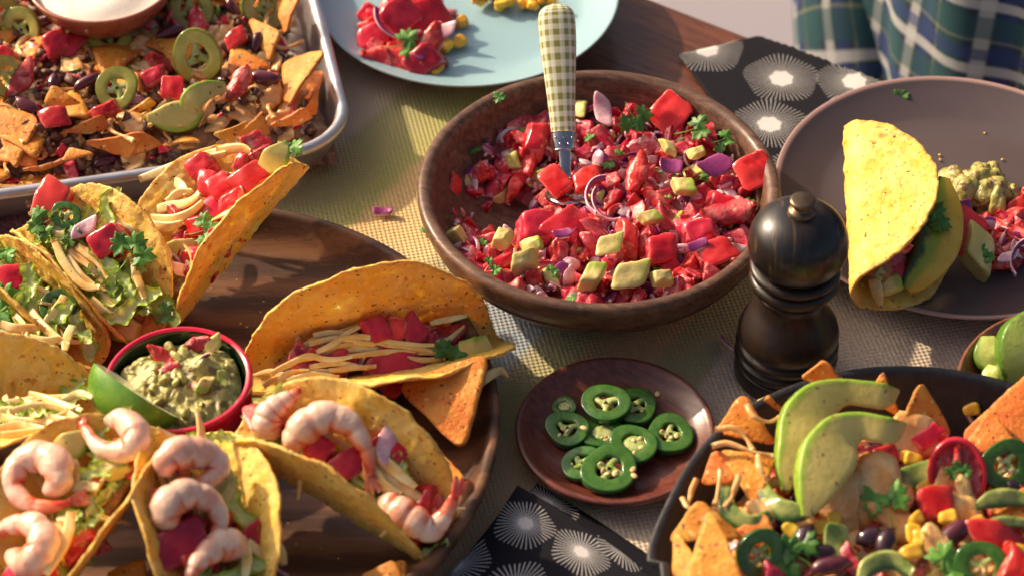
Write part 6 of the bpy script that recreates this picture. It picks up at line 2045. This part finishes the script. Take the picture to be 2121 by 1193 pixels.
for (kd, x, y, dz, sp, s_, lb, ct) in [
    (TN, 317, 160, 1.0, 30, 1.5, 'bright red tomato cube left of the big pickled ring', 'tomato'), (TN, 111, 243, 1.1, 10, 1.4, 'glossy tomato cube above the bright orange chip', 'tomato'),
    (TN, 354, 182, 1.0, 80, 1.1, 'pink tomato cube below the big pickled ring', 'tomato'), ('wedge', 494, 173, 1.1, 60, 1.4, 'slanted pink tomato strip beside the large bean', 'tomato'),
    (TN, 218, 228, 1.0, 30, 1.3, 'orange tomato piece below the yellow pickled ring', 'tomato'), ('wedge', 42, 165, 1.1, 60, 1.6, 'long pink tomato strip beside the left pickled ring', 'tomato'),
    (TN, 8, 120, 1.0, 30, 1.2, 'red tomato piece at the left edge of the tray', 'tomato'), (TN, 488, 80, 1.0, 30, 1.2, 'dark red tomato piece at the upper right of the tray', 'tomato'),
    (TN, 118, 96, .9, 30, 1.5, 'large pinkish tomato piece below the cream bowl', 'tomato'), ('wedge', 408, 52, 1.1, 100, 1.3, 'pink tomato strip above the big pickled ring', 'tomato'),
    (TN, 150, 95, .9, 60, 1.2, 'tomato piece in the shade right of the large pinkish one', 'tomato'),
    ('kidney', 183, 174, 1.0, 30, 1.1, 'purple kidney bean left of the yellow pickled ring', 'bean'), ('kidney', 550, 155, 1.0, 170, 1.5, 'large dark bean at the right side of the tray', 'bean'),
    ('kidney', 60, 215, 1.0, 150, 1.2, 'shiny purple bean above the large left chip', 'bean'), ('kidney', 354, 72, .9, 20, 1.2, 'dark bean above the big pickled ring', 'bean'), ('kidney', 88, 52, .7, 20, 1.2, 'dark bean below the cream bowl at the left', 'bean'),
    ('kidney', 536, 90, .8, 80, 1.1, 'dark bean in the upper right of the tray', 'bean'), ('kidney', 318, 258, .8, 10, 1.1, 'dark bean under the left tip of the avocado piece', 'bean')]:
    place(kd, face(on_tr(x, y, dz), TOCAM + Vector((0, 0, .5)), sp, s_ * .66), lb, ct)
avoslice([on_tr(465, 182, 1.2), on_tr(425, 190, 1.4), on_tr(398, 210, 1.4), on_tr(392, 232, 1.3)], [.3, .6, .7, .4], [.3, .4, .4, .3], 'pale green avocado strip in the middle of the tray', flip=1)
avoslice([on_tr(305, 245, 1.1), on_tr(345, 245, 1.4), on_tr(385, 240, 1.4), on_tr(415, 225, 1.2)], [.25, .8, .9, .4], [.3, .5, .5, .3], 'lime green avocado piece below the big pickled ring', flip=1)
for k in range(120):
    x, y = random.uniform(-25, -1.8), random.uniform(1.8, 18)
    if any((x - q[0]) ** 2 + (y - q[1]) ** 2 < 1.6 for q in KEEPT):
        continue
    kd, lb, ct = random.choices([('tomato', 'tomato piece half buried in the tray nachos', 'tomato'), ('kidney', 'bean half buried in the tray nachos', 'bean'), ('onion', 'onion piece half buried in the tray nachos', 'onion'), ('pepper', 'green pepper piece half buried in the tray nachos', 'pepper')], [5, 3, 2, 2])[0]
    place(kd, TR @ Matrix.Translation((x, y, htr(x, y) + random.uniform(-.1, .25))) @ rquat() @ Matrix.Scale(random.uniform(.7, 1.0), 4), lb, ct, lb.replace(' half', 's half'))
for k in range(60):
    x, y = random.uniform(-25, -1.5), random.uniform(1.2, 18)
    if any((x - q[0]) ** 2 + (y - q[1]) ** 2 < 1.6 for q in KEEPT):
        continue
    a_ = random.uniform(0, 6.28)
    c_ = Vector((x, y, htr(x, y) + random.uniform(.0, .35)))
    q = [TR @ (c_ + Vector((1.9 * cos(a_ + j * 2.1), 1.9 * sin(a_ + j * 2.1), random.uniform(-.5, .6)))) for j in range(3)]
    V, F, f, cen = chip_mesh(*q, bend=.3, seed=200 + k, n=9)
    obj('tortilla_chip', mesh('tortilla_chip', V, F, M['chip'], f=f), None, Matrix.Translation(Vector(cen)), 'chip half buried under the toppings of the tray', 'tortilla chip', 'chips buried in the tray nachos')
gobs = []
for k in range(150):
    x, y = random.uniform(-25, -1.5), random.uniform(1.3, 18)
    gobs.append((TR @ Vector((x, y, htr(x, y) + random.uniform(.05, .4))), random.uniform(.3, .95), (random.uniform(-.5, .5), random.uniform(-.8, .2), 1)))
sp_ = []
for k in range(110):
    x, y = random.uniform(-24, -1.5), random.uniform(1.3, 17)
    a_ = random.uniform(0, 6.28)
    L_ = random.uniform(.6, 1.6)
    sp_.append([TR @ Vector((x + L_ * j * cos(a_ + .4 * j), y + L_ * j * sin(a_ + .4 * j), htr(x, y) + .35 + .25 * sin(j * 2 + k))) for j in range(3)])
for P_ in [[(512, 232), (520, 255), (505, 275), (490, 292)], [(555, 20), (552, 45), (545, 70), (555, 90)], [(62, 300), (70, 320), (85, 330), (95, 322)], [(135, 270), (132, 290), (140, 305), (150, 312)], [(345, 255), (340, 275), (352, 290), (350, 300)]]:
    sp_.append([on_tr(x, y, 1.2) for x, y in P_])
melt_strings('melted_cheese', sp_, gobs, 'melted cheese strings and gobs over the tray nachos', None, 9)

# finely chopped bits that fill the gaps of both nacho dishes
for where, lab in (('pan', 'finely chopped tomato between the toppings of the skillet'), ('tray', 'finely chopped tomato between the toppings of the tray')):
    LOW['tomato'] = []
    for k in range(150 if where == 'pan' else 60):
        if where == 'pan':
            r, a = 10.2 * sqrt(random.random()), random.uniform(.05, pi - .05)
            x, y = r * cos(a), r * sin(a) - 1.5
            low('tomato', Matrix.Translation(SK + Vector((x, y, hsk(x, y) + random.uniform(-.1, .25)))) @ rquat() @ Matrix.Scale(random.uniform(.22, .5), 4))
        else:
            x, y = random.uniform(-25, -1.8), random.uniform(1.6, 18)
            low('tomato', TR @ Matrix.Translation((x, y, htr(x, y) + random.uniform(-.05, .4))) @ rquat() @ Matrix.Scale(random.uniform(.2, .45), 4))
    V, F, f = join(LOW['tomato'])
    obj('chopped_tomato', mesh('chopped_tomato', V, F, M['tomato'], f=f), None, None, lab, 'tomato', None, 'stuff')
